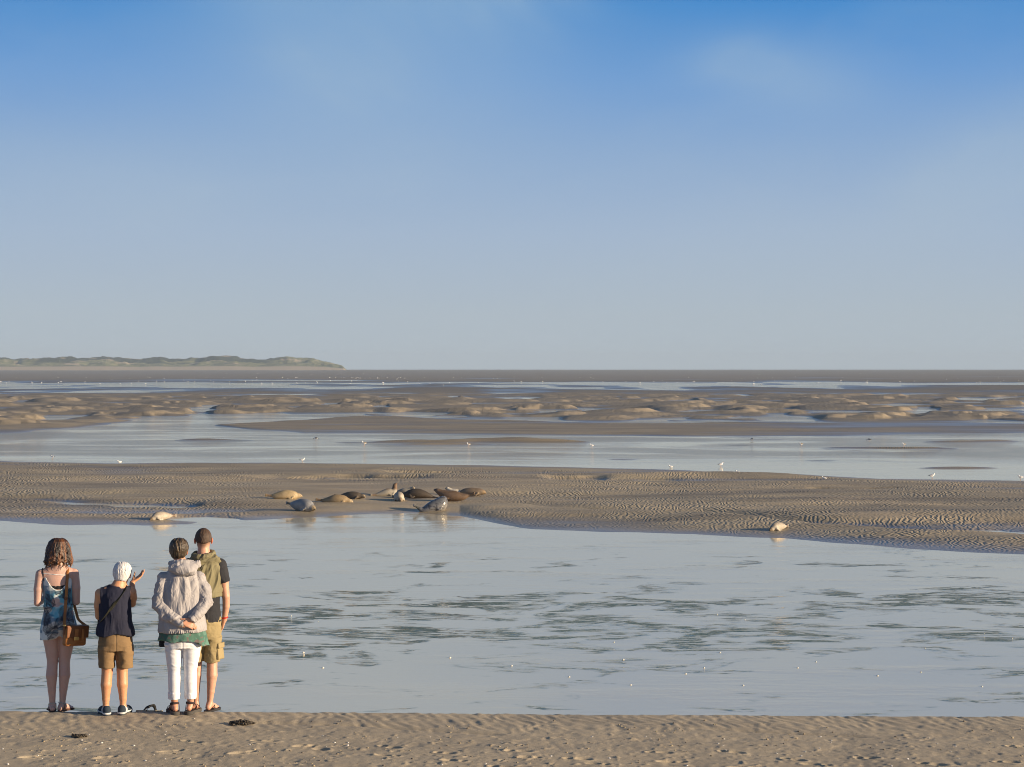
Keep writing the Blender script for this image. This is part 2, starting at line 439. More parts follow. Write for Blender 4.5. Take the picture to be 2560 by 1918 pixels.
# silt makes the calm water milky; turbulent patches are painted darker for their weaker sky reflection
body = n.mix(murk, (0.62, 0.585, 0.48, 1), (0.69, 0.65, 0.535, 1))
ripple_dark = n.math('ADD', n.rng(turb, 0.0, 0.42, 0.0, 1.0, False), 0.0)
body = n.mix(ripple_dark, body, (0.085, 0.135, 0.122, 1))
body = n.mix(n.math('MULTIPLY', wind, 0.6, clamp=True), body, (0.15, 0.20, 0.25, 1))  # bluer sky reflection of the wind ripples, put into the body colour
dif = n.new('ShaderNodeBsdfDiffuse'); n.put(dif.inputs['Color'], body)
glo = n.new('ShaderNodeBsdfGlossy'); glo.inputs['Color'].default_value = (1.0, 0.93, 0.80, 1); glo.inputs['Roughness'].default_value = 0.05
n.link(nrm, glo.inputs['Normal'])
fr = n.new('ShaderNodeFresnel'); fr.inputs['IOR'].default_value = 1.75; n.link(nrm, fr.inputs['Normal'])
mx = n.new('ShaderNodeMixShader'); n.link(fr.outputs[0], mx.inputs[0]); n.link(dif.outputs[0], mx.inputs[1]); n.link(glo.outputs[0], mx.inputs[2])
out = n.new('ShaderNodeOutputMaterial'); n.link(mx.outputs[0], out.inputs[0])
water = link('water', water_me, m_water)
tag(water, 'calm grey tidal water of the channels and pools', kind='structure')
# seabed beyond the modelled flat, so that the world does not end at its side edges
seabed = link('seabed', mesh_np('seabed', [(-30000, -3000, -6), (30000, -3000, -6), (30000, 30000, -6), (-30000, 30000, -6)], [(0, 1, 2, 3)]), m_flat)
tag(seabed, 'sandy bed under the tidal water', kind='structure')

# ------------------------------------------------------------------ beach: the high bank of sand the people stand on
BZ = 2.25
def crest(x):
    return 17.50 - 0.026 * np.asarray(x) + 0.035 * fbm(np.asarray(x) / 1.6, np.zeros_like(x), 201)
_pr = np.random.default_rng(41)
PRINTS = []
for _t in range(9):                     # tracks of footprints crossing the beach
    _x, _y, _a = _pr.uniform(-5.5, 5), _pr.uniform(14.8, 16.4), _pr.uniform(-0.5, 0.5) + (math.pi if _pr.random() < 0.5 else 0)
    for _s in range(7):
        _sd = 0.09 if _s % 2 else -0.09
        PRINTS.append((_x - math.sin(_a) * _sd, _y + math.cos(_a) * _sd, _a + _pr.uniform(-.25, .25), _pr.uniform(0.8, 1.05)))
        _x += math.cos(_a) * 0.62; _y += math.sin(_a) * 0.62 * 0.5
def beach_h(x, y, detail=True):
    x = np.asarray(x, np.float64); y = np.asarray(y, np.float64)
    c = crest(x)
    over = y - c
    z = BZ + 0.02 * fbm(x / 2.2, y / 1.4, 210)
    fall = np.where(over > 0, 0.205 * over + 0.30 * np.maximum(over - 0.75, 0) ** 1.0 + 0.05 * np.minimum(over, 0.5) ** 2, 0)
    z = z - fall
    if not detail: return z
    # ripple marks along the crest, footprints and scuffed sand nearer the camera
    zone = sstep(y + 0.25 * fbm(x / 0.9, y / 0.9, 230), 16.5, 16.95)
    wx = x + 0.16 * fbm(x / 0.5, y / 0.5, 220, 2) + 0.35 * y
    wy = y + 0.12 * fbm(x / 0.35, y / 0.35, 222, 2)
    r1 = np.sin(wx * 2 * np.pi / 0.125 + 3.4 * fbm(x / 0.32, y / 0.26, 224, 2))
    r2 = np.sin(wy * 2 * np.pi / 0.19 + 3.6 * fbm(x / 0.28, y / 0.4, 226, 2))
    z = z + zone * (0.0032 * r1 * (0.6 + 0.4 * r2) + 0.010 * vnoise(wx / 0.095, wy / 0.12, 227))
    scuff = (1 - zone)
    n1 = fbm(x / 0.17, y / 0.22, 240, 3)
    dents = -np.clip(-n1 - 0.22, 0, 1) * 0.017 + np.clip(n1 - 0.28, 0, 1) * 0.012
    n2 = fbm(x / 0.06, y / 0.07, 244, 3)
    z = z + scuff * (dents + 0.008 * fbm(x / 0.4, y / 0.35, 242)) + 0.0022 * n2 * (0.5 + scuff) + 0.03 * np.clip(n2 - 0.42, 0, 1) * scuff
    for fx, fy, fa, fs in PRINTS:
        m = (np.abs(x - fx) < 0.3) & (np.abs(y - fy) < 0.3)
        if not np.any(m): continue
        ca, sa = math.cos(fa), math.sin(fa)
        a = ((x - fx) * ca + (y - fy) * sa) / fs; b = (-(x - fx) * sa + (y - fy) * ca) / fs
        d = np.minimum(np.hypot((a + 0.075) / 0.042, b / 0.034), np.hypot((a - 0.055) / 0.075, b / 0.044))
        z = z + np.where(m, -0.016 * np.exp(-d ** 4) + 0.007 * np.exp(-((d - 1.35) / 0.3) ** 2), 0)
    # a shallow groove running along the bank
    ln = np.interp(x, [-4.0, -3.0, -1.5, -0.6, 0.0], [17.25, 17.22, 16.98, 16.70, 16.50])
    dm = np.abs(y - ln - 0.02 * fbm(x / 0.3, y / 0.3, 250))
    z = z - 0.020 * np.exp(-(dm / 0.055) ** 2) * sstep(x, -3.9, -2.6) * (1 - sstep(x, -0.25, -0.02))
    ln2 = np.interp(x, [1.3, 2.2, 3.4], [16.95, 16.72, 16.40])
    z = z - 0.016 * np.exp(-((y - ln2) / 0.05) ** 2) * sstep(x, 1.5, 2.2) * (1 - sstep(x, 3.1, 3.35))
    return z
bx = np.concatenate([np.linspace(-34, -6.6, 60, endpoint=False), np.linspace(-6.6, 6.6, 1000, endpoint=False), np.linspace(6.6, 34, 60)])
by = np.concatenate([np.linspace(-12, 14.4, 40, endpoint=False), np.linspace(14.4, 18.4, 330, endpoint=False), np.linspace(18.4, 26, 60)])
BX, BY = np.meshgrid(bx, by)
BZZ = beach_h(BX, BY)
beach_me = mesh_np('beach', np.stack([BX, BY, BZZ], -1).reshape(-1, 3), grid_quads(len(by), len(bx)))
m_beach, n, p = material('dry_sand')
P = n.new('ShaderNodeNewGeometry').outputs['Position']
sp = n.new('ShaderNodeSeparateXYZ'); n.link(P, sp.inputs[0])
b0 = n.noise(n.mapping(P, scale=(1.1, 1.6, 1)), 1.0, 5.0, 0.6)
b1_ = n.noise(P, 14.0, 4.0, 0.65)
b2_ = n.noise(P, 160.0, 3.0, 0.7)
c = n.mix(n.rng(b0, 0.32, 0.66), (0.400, 0.338, 0.250, 1), (0.485, 0.405, 0.290, 1))
c = n.mix(n.rng(b1_, 0.50, 0.72, 0.0, 0.55), c, (0.56, 0.45, 0.30, 1))
c = n.mix(n.rng(b1_, 0.44, 0.28, 0.0, 0.40), c, (0.25, 0.215, 0.17, 1))
c = n.mix(n.rng(b2_, 0.35, 0.7), n.mix(0.25, c, (0.10, 0.08, 0.06, 1)), c)
# damp foot of the bank
c = n.mix(n.rng(sp.outputs[2], 1.4, 0.3), c, (0.13, 0.11, 0.085, 1))
n.link(c, p.inputs['Base Color'])
p.inputs['Roughness'].default_value = 0.85
p.inputs['Specular IOR Level'].default_value = 0.25
n.link(n.bump(n.math('ADD', b2_, n.math('MULTIPLY', b1_, 1.0)), 0.005, 0.8), p.inputs['Normal'])
beach = link('beach', beach_me, m_beach)
tag(beach, 'tan sand bank with ripple marks and footprints under the people', kind='structure')

# ------------------------------------------------------------------ far dunes
YD = 4000.0
prof = curve([(-3000, 905), (-1500, 898), (-700, 902), (-300, 896), (0, 899), (40, 901), (100, 899), (200, 897), (265, 896), (320, 902), (350, 903), (375, 898), (400, 897), (425, 901), (480, 897.5), (520, 896), (550, 894), (590, 896), (615, 900), (640, 903), (690, 897.5), (715, 895), (745, 896.5), (785, 899.5), (805, 904), (825, 909), (845, 915), (862, 920), (876, 923)])
du = np.concatenate([np.linspace(-3000, -200, 200, endpoint=False), np.linspace(-200, 880, 620)])
dyr = np.linspace(-330, 700, 90)
DU, DY = np.meshgrid(du, dyr)
DX = (DU - 1280) / F * (YD + DY)
top = (HZ - prof(DU)) / F * YD
ridge = np.exp(-(DY / 190.0) ** 2) * (DY < 0) + (DY >= 0) * np.exp(-(DY / 500.0) ** 2)
fore = 0.38 * np.exp(-((DY + 175) / 70.0) ** 2)
DZ = 6.0 * sstep(DY, -325, -235) * sstep(top, 0.2, 4.0) - 6.0 * (1 - sstep(top, 0.0, 0.6)) + top * np.maximum(ridge, fore) + sstep(top, 1, 6) * (8.0 * fbm(DX / 70, DY / 60, 301, 4) + 4.5 * fbm(DX / 22, DY / 24, 305, 3)) * sstep(DY, -235, -150)
DZ = np.where(DY < -322, 0.3, DZ)
scrub = np.clip(sstep(DY + 90 * fbm(DX / 90, DY / 40, 311), -120, -70) * (1 - sstep(DU, 640, 760)) + 0.55 * sstep(fbm(DX / 40, DY / 40, 315, 3), 0.05, 0.3), 0, 1)
bare = sstep(-DY, 215, 245) + 0.8 * sstep(fbm(DX / 55, DY / 30, 321, 3), 0.28, 0.45)
hills_me = mesh_np('hills', np.stack([DX, DY + YD, DZ], -1).reshape(-1, 3), grid_quads(len(dyr), len(du)), attrs={'scrub': scrub, 'bare': np.clip(bare, 0, 1)})
m_hill, n, p = material('dune_vegetation')
P = n.new('ShaderNodeNewGeometry').outputs['Position']
v1 = n.noise(P, 0.09, 5.0, 0.65)
v2 = n.noise(P, 0.35, 4.0, 0.65)
c = n.mix(n.rng(v1, 0.3, 0.7), (0.12, 0.14, 0.058, 1), (0.27, 0.255, 0.13, 1))
c = n.mix(n.math('MULTIPLY', n.attr('scrub').outputs['Fac'], 0.95), c, n.mix(n.rng(v2, 0.35, 0.65), (0.010, 0.020, 0.010, 1), (0.035, 0.050, 0.024, 1)))
c = n.mix(n.attr('bare').outputs['Fac'], c, (0.42, 0.34, 0.24, 1))
n.link(c, p.inputs['Base Color'])
p.inputs['Roughness'].default_value = 0.9
n.link(n.bump(v2, 4.0, 0.8), p.inputs['Normal'])
hills = link('hills', hills_me, m_hill)
tag(hills, 'long line of low dunes with dark scrub and pale grass on the left horizon', kind='structure')

# ------------------------------------------------------------------ sea air
hb = mesh_np('haze', [(x, y, z) for z in (-8, 75) for y in (-400, 8600) for x in (-5200, 5200)],
             [(0, 2, 3, 1), (4, 5, 7, 6), (0, 1, 5, 4), (2, 6, 7, 3), (0, 4, 6, 2), (1, 3, 7, 5)], smooth=False)
m_haze = bpy.data.materials.new('sea_air'); m_haze.use_nodes = True
n = NT(m_haze.node_tree)
out = n.new('ShaderNodeOutputMaterial')
vol = n.new('ShaderNodeVolumePrincipled')
vol.inputs['Color'].default_value = (0.58, 0.72, 0.88, 1)
vol.inputs['Density'].default_value = 0.00011
n.link(vol.outputs[0], out.inputs['Volume'])
haze = link('haze', hb, m_haze)
tag(haze, 'thin pale sea haze', kind='stuff')
# ------------------------------------------------------------------ implicit-surface modelling: smooth unions of tapered shapes, meshed as one skin
def vnoise3(x, y, z, seed=0):
    fz = np.floor(z); iz = fz.astype(np.int64); t = z - fz
    t = t * t * (3 - 2 * t)
    a = vnoise(x + 37.7 * (iz % 101), y - 19.3 * (iz % 89), seed)
    b = vnoise(x + 37.7 * ((iz + 1) % 101), y - 19.3 * ((iz + 1) % 89), seed)
    return a + (b - a) * t

def fbm3(x, y, z, seed=0, octv=3, gain=0.5):
    s, a = 0.0, 1.0
    for o in range(octv):
        f = 2.03 ** o
        s = s + a * vnoise3(x * f + 7.1 * o, y * f - 3.7 * o, z * f + 11.9 * o, seed + o)
        a *= gain
    return s

def cone(a, b, ra, rb):
    a, b = np.array(a, np.float32), np.array(b, np.float32)
    lo, hi = np.minimum(a - ra, b - rb), np.maximum(a + ra, b + rb)
    ab = b - a; L2 = max(float(ab @ ab), 1e-9)
    def fn(X, Y, Z):
        t = np.clip(((X - a[0]) * ab[0] + (Y - a[1]) * ab[1] + (Z - a[2]) * ab[2]) / L2, 0, 1)
        return np.sqrt((X - a[0] - t * ab[0]) ** 2 + (Y - a[1] - t * ab[1]) ** 2 + (Z - a[2] - t * ab[2]) ** 2) - (ra + t * (rb - ra))
    return fn, lo, hi

def rotm(rx=0, ry=0, rz=0):
    from mathutils import Euler
    return np.array(Euler((R(rx), R(ry), R(rz))).to_matrix(), np.float32)

def ell(c, r, rot=None):
    c, r = np.array(c, np.float32), np.array(r, np.float32)
    m = max(r)
    lo, hi = (c - r, c + r) if rot is None else (c - m, c + m)
    def fn(X, Y, Z):
        x, y, z = X - c[0], Y - c[1], Z - c[2]
        if rot is not None:
            x, y, z = (rot[0, 0] * x + rot[1, 0] * y + rot[2, 0] * z, rot[0, 1] * x + rot[1, 1] * y + rot[2, 1] * z, rot[0, 2] * x + rot[1, 2] * y + rot[2, 2] * z)
        k0 = np.sqrt((x / r[0]) ** 2 + (y / r[1]) ** 2 + (z / r[2]) ** 2)
        k1 = np.sqrt((x / r[0] ** 2) ** 2 + (y / r[1] ** 2) ** 2 + (z / r[2] ** 2) ** 2) + 1e-6
        return k0 * (k0 - 1) / k1
    return fn, lo, hi

def loft(rows, n=2.0):
    """a body of elliptical sections stacked in z; rows of (z, cx, cy, rx, ry)"""
    a = np.array(sorted(rows), np.float64)
    zz = np.linspace(a[0, 0], a[-1, 0], 160)
    # smooth interpolation between the given sections
    def cub(col):
        m = np.gradient(a[:, col], a[:, 0])
        i = np.clip(np.searchsorted(a[:, 0], zz) - 1, 0, len(a) - 2)
        h = a[i + 1, 0] - a[i, 0]; t = (zz - a[i, 0]) / h
        return (2 * t ** 3 - 3 * t ** 2 + 1) * a[i, col] + (t ** 3 - 2 * t ** 2 + t) * h * m[i] + (-2 * t ** 3 + 3 * t ** 2) * a[i + 1, col] + (t ** 3 - t ** 2) * h * m[i + 1]
    CX, CY, RX, RY = (cub(k) for k in (1, 2, 3, 4))
    RX, RY = np.maximum(RX, 0.004), np.maximum(RY, 0.004)
    lo = np.array([(CX - RX).min(), (CY - RY).min(), zz[0]]); hi = np.array([(CX + RX).max(), (CY + RY).max(), zz[-1]])
    def fn(X, Y, Z):
        z1 = Z[0, 0, :] if Z.ndim == 3 and Z.shape[0] == 1 else Z
        cx, cy, rx, ry = (np.interp(z1, zz, q).astype(np.float32) for q in (CX, CY, RX, RY))
        ax, ay = np.abs(X - cx) / rx, np.abs(Y - cy) / ry
        rho = (ax ** n + ay ** n) ** (1.0 / n)
        g = np.sqrt((ax / np.maximum(rho, 1e-3) / rx) ** 2 + (ay / np.maximum(rho, 1e-3) / ry) ** 2)
        d = (rho - 1) / np.maximum(g, 1e-3)
        d = np.where(rho < 0.25, -np.minimum(rx, ry) * 0.75 + 0 * d, d)
        return np.maximum(d, np.maximum(zz[0] - Z, Z - zz[-1]))
    return fn, lo, hi

class Field:
    def __init__(s, lo, hi, h):
        s.h = h; s.lo = np.array(lo, np.float32)
        s.n = np.ceil((np.array(hi) - np.array(lo)) / h).astype(int) + 1
        s.ax = [s.lo[k] + h * np.arange(s.n[k], dtype=np.float32) for k in range(3)]
        s.D = np.full(s.n, 0.2, np.float32)
    def _sl(s, lo, hi, m):
        sl = []
        for k in range(3):
            i0 = max(0, int(math.floor((lo[k] - m - s.lo[k]) / s.h))); i1 = min(s.n[k], int(math.ceil((hi[k] + m - s.lo[k]) / s.h)) + 1)
            if i1 <= i0: return None
            sl.append(slice(i0, i1))
        return tuple(sl)
    def _xyz(s, sl):
        return s.ax[0][sl[0]][:, None, None], s.ax[1][sl[1]][None, :, None], s.ax[2][sl[2]][None, None, :]
    def add(s, prim, k=0.02):
        fn, lo, hi = prim
        sl = s._sl(lo, hi, k + 3 * s.h)
        if sl is None: return s
        d = np.broadcast_to(fn(*s._xyz(sl)), s.D[sl].shape); a = s.D[sl]
        if k > 0:
            h = np.maximum(k - np.abs(a - d), 0) / k
            s.D[sl] = np.minimum(a, d) - h * h * k * 0.25
        else: s.D[sl] = np.minimum(a, d)
        return s
    def sub(s, prim, k=0.01):
        fn, lo, hi = prim
        sl = s._sl(lo, hi, k + 3 * s.h)
        if sl is None: return s
        d = -np.broadcast_to(fn(*s._xyz(sl)), s.D[sl].shape); a = s.D[sl]
        h = np.maximum(k - np.abs(a - d), 0) / k
        s.D[sl] = np.maximum(a, d) + h * h * k * 0.25
        return s
    def clip(s, f):
        """keep where f(x, y, z) < 0"""
        X, Y, Z = s.ax[0][:, None, None], s.ax[1][None, :, None], s.ax[2][None, None, :]
        s.D = np.maximum(s.D, f(X, Y, Z)).astype(np.float32)
        return s
    def chain(s, pts, k=0.012):
        k = min(k, 0.008)
        for (a, ra), (b, rb) in zip(pts[:-1], pts[1:]): s.add(cone(a, b, ra, rb), k)
        return s
    def back_y(s, x, z, default=0.0):
        i = int(round((x - s.lo[0]) / s.h)); k = int(round((z - s.lo[2]) / s.h))
        if not (0 <= i < s.n[0] and 0 <= k < s.n[2]): return default
        col = s.D[i, :, k]; w = np.nonzero(col < 0)[0]
        return float(s.ax[1][w[0]]) if len(w) else default
    def front_y(s, x, z, default=0.0):
        i = int(round((x - s.lo[0]) / s.h)); k = int(round((z - s.lo[2]) / s.h))
        if not (0 <= i < s.n[0] and 0 <= k < s.n[2]): return default
        col = s.D[i, :, k]; w = np.nonzero(col < 0)[0]
        return float(s.ax[1][w[-1]]) if len(w) else default
    def mesh(s):
        D = s.D.copy()
        for k in range(3):
            ix = [slice(None)] * 3
            for e in (0, -1):
                ix[k] = e; D[tuple(ix)] = np.maximum(D[tuple(ix)], 1e-3)
        S = D < 0
        c = np.zeros(tuple(np.array(D.shape) - 1), np.int8)
        for i in (0, 1):
            for j in (0, 1):
                for k in (0, 1):
                    c += S[i:D.shape[0] - 1 + i, j:D.shape[1] - 1 + j, k:D.shape[2] - 1 + k]
        cell = np.argwhere((c > 0) & (c < 8))
        idx = np.full(c.shape, -1, np.int32); idx[tuple(cell.T)] = np.arange(len(cell))
        acc = np.zeros((len(cell), 3), np.float32); cnt = np.zeros(len(cell), np.float32)
        corners = [(i, j, k) for i in (0, 1) for j in (0, 1) for k in (0, 1)]
        for a in corners:
            for ax in range(3):
                if a[ax]: continue
                b = list(a); b[ax] = 1
                da = D[tuple((cell + a).T)]; dbb = D[tuple((cell + b).T)]
                m = (da < 0) != (dbb < 0)
                t = np.where(m, da / np.where(m, da - dbb, 1), 0)
                p = np.tile(np.array(a, np.float32), (len(cell), 1)); p[:, ax] = t
                acc += p * m[:, None]; cnt += m
        v = s.lo + s.h * (cell + acc / cnt[:, None])
        quads = []
        for ax in range(3):
            o1, o2 = [(1, 2), (2, 0), (0, 1)][ax]
            sa = [slice(None)] * 3; sb = [slice(None)] * 3
            sa[ax] = slice(0, -1); sb[ax] = slice(1, None)
            A, B = S[tuple(sa)], S[tuple(sb)]
            e = np.argwhere(A != B)
            e = e[(e[:, o1] > 0) & (e[:, o2] > 0) & (e[:, o1] < D.shape[o1] - 1) & (e[:, o2] < D.shape[o2] - 1)]
            if not len(e): continue
            flip = A[tuple(e.T)]
            def cid(d1, d2):
                q = e.copy(); q[:, o1] -= d1; q[:, o2] -= d2
                return idx[tuple(q.T)]
            q = np.stack([cid(1, 1), cid(0, 1), cid(0, 0), cid(1, 0)], -1)
            q = np.where(flip[:, None], q, q[:, ::-1])
            quads.append(q)
        q = np.concatenate(quads)
        q = q[(q >= 0).all(1)]
        # normals from the field gradient
        g = np.stack([np.gradient(s.D, s.h, axis=k)[tuple(np.clip(np.round((v - s.lo) / s.h).astype(int), 0, np.array(D.shape) - 1).T)] for k in range(3)], -1) if s.D.size < 12e6 else np.zeros_like(v)
        g /= np.linalg.norm(g, axis=1, keepdims=True) + 1e-6
        return v.astype(np.float32), q, g.astype(np.float32)

def relax(v, q, it=2, lam=0.5):
    """even out the little steps of the meshing"""
    e = np.concatenate([q[:, [0, 1]], q[:, [1, 2]], q[:, [2, 3]], q[:, [3, 0]]])
    for _ in range(it):
        for l in (lam, -lam * 1.04):
            s = np.zeros_like(v); c = np.zeros(len(v), np.float32)
            for a in range(3):
                s[:, a] = np.bincount(e[:, 0], v[e[:, 1], a], len(v)) + np.bincount(e[:, 1], v[e[:, 0], a], len(v))
            c = np.bincount(e.ravel(), minlength=len(v)).astype(np.float32)
            v = v + l * (s / np.maximum(c, 1)[:, None] - v)
    return v.astype(np.float32)

def solid(name, field, mat, parent=None, disp=None, col=None, it=2, extra=None):
    v, q, g = field.mesh()
    v = relax(v, q, it)
    c = col(v, g) if col else None
    if disp is not None: v = v + g * disp(v, g)[:, None]
    tr = None
    if extra is not None:                      # loose strands of the same thing
        ev, eq, et, ec = extra
        q, tr = np.concatenate([q, eq + len(v)]), et + len(v)
        v, c = np.concatenate([v, ev]), np.concatenate([c, ec])
    me = mesh_np(name, v, q, tr, cols={'tint': c} if c is not None else None)
    return link(name, me, mat, parent)

def sweep(path, w, t, side=None, sides=8, closed_ends=True):
    """band or cord of width w and thickness t along a path; side: across-direction of a flat band"""
    P = np.array(path, np.float64); m = len(P)
    T = np.gradient(P, axis=0); T /= np.linalg.norm(T, axis=1, keepdims=True) + 1e-9
    w = np.broadcast_to(w, m); t = np.broadcast_to(t, m)
    if side is None: side = np.array([0.31, 0.17, 0.93])
    S = np.broadcast_to(np.asarray(side, float), P.shape)
    N = np.cross(T, S); N /= np.linalg.norm(N, axis=1, keepdims=True) + 1e-9
    S = np.cross(N, T)
    ang = np.arange(sides) * 2 * math.pi / sides
    ca, sa = np.cos(ang), np.sin(ang)
    ca = np.sign(ca) * np.abs(ca) ** 0.6; sa = np.sign(sa) * np.abs(sa) ** 0.6
    V = P[:, None] + S[:, None] * (ca[None, :, None] * w[:, None, None] / 2) + N[:, None] * (sa[None, :, None] * t[:, None, None] / 2)
    i = np.arange(m * sides).reshape(m, sides)
    q = np.stack([i[:-1], np.roll(i[:-1], -1, 1), np.roll(i[1:], -1, 1), i[1:]], -1).reshape(-1, 4)
    V = V.reshape(-1, 3)
    tr = []
    if closed_ends:
        V = np.concatenate([V, P[:1], P[-1:]])
        a, b = m * sides, m * sides + 1
        for k in range(sides):
            tr.append((a, i[0, (k + 1) % sides], i[0, k])); tr.append((b, i[-1, k], i[-1, (k + 1) % sides]))
    return V.astype(np.float32), q, np.array(tr, np.int32).reshape(-1, 3)

def join(parts):
    V, Q, T, o = [], [], [], 0
    for v, q, t in parts:
        V.append(v); Q.append(q + o); T.append(t + o if len(t) else np.zeros((0, 3), np.int32)); o += len(v)
    return np.concatenate(V), np.concatenate(Q), np.concatenate(T)

def bez(pts, n=24):
    """smooth curve through the points"""
    P = np.array(pts, float); k = np.arange(len(P)); t = np.linspace(0, len(P) - 1, n)
    P2 = np.concatenate([2 * P[:1] - P[1:2], P, 2 * P[-1:] - P[-2:-1]])
    i = np.clip(t.astype(int), 0, len(P) - 2); f = (t - i)[:, None]
    a, b, c, d = P2[i], P2[i + 1], P2[i + 2], P2[i + 3]
    return 0.5 * (2 * b + (c - a) * f + (2 * a - 5 * b + 4 * c - d) * f ** 2 + (3 * b - a - 3 * c + d) * f ** 3)

def bandobj(name, paths, mat, parent, w, t, side=None, sides=8):
    v, q, tr = join([sweep(p, w, t, side, sides) for p in paths])
    return link(name, mesh_np(name, v, q, tr), mat, parent)

def box_np(c, s, bev=0.004, rot=None):
    """a box with rounded edges as (verts, quads, tris)"""
    f = Field(np.array([-s[0], -s[1], -s[2]]) / 2 - 3 * bev, np.array(s) / 2 + 3 * bev, min(s) / 5)
    h = np.array(s) / 2 - bev
    def fn(X, Y, Z):
        qx, qy, qz = np.abs(X) - h[0], np.abs(Y) - h[1], np.abs(Z) - h[2]
        return np.sqrt(np.maximum(qx, 0) ** 2 + np.maximum(qy, 0) ** 2 + np.maximum(qz, 0) ** 2) + np.minimum(np.maximum(qx, np.maximum(qy, qz)), 0) - bev
    f.add((fn, -np.array(s) / 2, np.array(s) / 2), 0)
    v, q, g = f.mesh()
    if rot is not None: v = v @ rot.T
    return v + np.array(c, np.float32), q, np.zeros((0, 3), np.int32)

# ------------------------------------------------------------------ materials of people and animals
def skin_mat():
    m, n, p = material('skin')
    pos = n.new('ShaderNodeTexCoord').outputs['Object']
    t = n.attr('tint').outputs['Color']
    c = n.mix(n.rng(n.noise(pos, 14.0, 4.0), 0.35, 0.7, 0.0, 0.30), t, n.mix(1.0, t, (0.95, 0.72, 0.66, 1), 'MULTIPLY'))
    n.link(c, p.inputs['Base Color'])
    p.inputs['Roughness'].default_value = 0.5
    p.inputs['Subsurface Weight'].default_value = 0.12
    p.inputs['Subsurface Radius'].default_value = (1.0, 0.35, 0.2)
    p.inputs['Subsurface Scale'].default_value = 0.01
    n.link(n.bump(n.noise(pos, 90.0, 3.0), 0.002, 0.5), p.inputs['Normal'])
    return m
M_SKIN = skin_mat()

def cloth(name, c1, c2=None, scale=7.0, rough=0.85, weave=420.0, bump=0.0015, tint=False, sheen=0.0):
    m, n, p = material(name)
    pos = n.new('ShaderNodeTexCoord').outputs['Object']
    c2 = c2 or tuple(x * 0.78 for x in c1[:3]) + (1,)
    c = n.mix(n.rng(n.noise(pos, scale, 4.0), 0.3, 0.7), c1, c2)
    if tint: c = n.mix(1.0, c, n.attr('tint').outputs['Color'], 'MULTIPLY')
    wv = n.noise(pos, weave, 2.0, 0.6)
    c = n.mix(n.rng(wv, 0.3, 0.7, 0.0, 0.16), c, n.mix(1.0, c, (0.6, 0.6, 0.6, 1), 'MULTIPLY'))
    n.link(c, p.inputs['Base Color'])
    p.inputs['Roughness'].default_value = rough
    p.inputs['Specular IOR Level'].default_value = 0.3
    if sheen: p.inputs['Sheen Weight'].default_value = sheen
    n.link(n.bump(n.math('ADD', wv, n.math('MULTIPLY', n.noise(pos, 38.0, 4.0, 0.6), 1.5)), bump, 0.8), p.inputs['Normal'])
    return m

def hair_mat(name, rough=0.5):
    m, n, p = material(name)
    pos = n.new('ShaderNodeTexCoord').outputs['Object']
    t = n.attr('tint').outputs['Color']
    s = n.noise(n.mapping(pos, scale=(150, 150, 14)), 1.0, 4.0, 0.7, 0.6)
    n.link(n.mix(n.rng(s, 0.3, 0.7, 0.0, 0.55), t, n.mix(1.0, t, (0.42, 0.40, 0.38, 1), 'MULTIPLY')), p.inputs['Base Color'])
    p.inputs['Roughness'].default_value = rough
    n.link(n.bump(s, 0.006, 0.9), p.inputs['Normal'])
    return m
# ------------------------------------------------------------------ people
def xf(c, rot=None, s=1.0):
    c = np.array(c, np.float32)
    rot = np.eye(3, dtype=np.float32) if rot is None else rot
    return lambda p: c + rot @ (np.array(p, np.float32) * s)

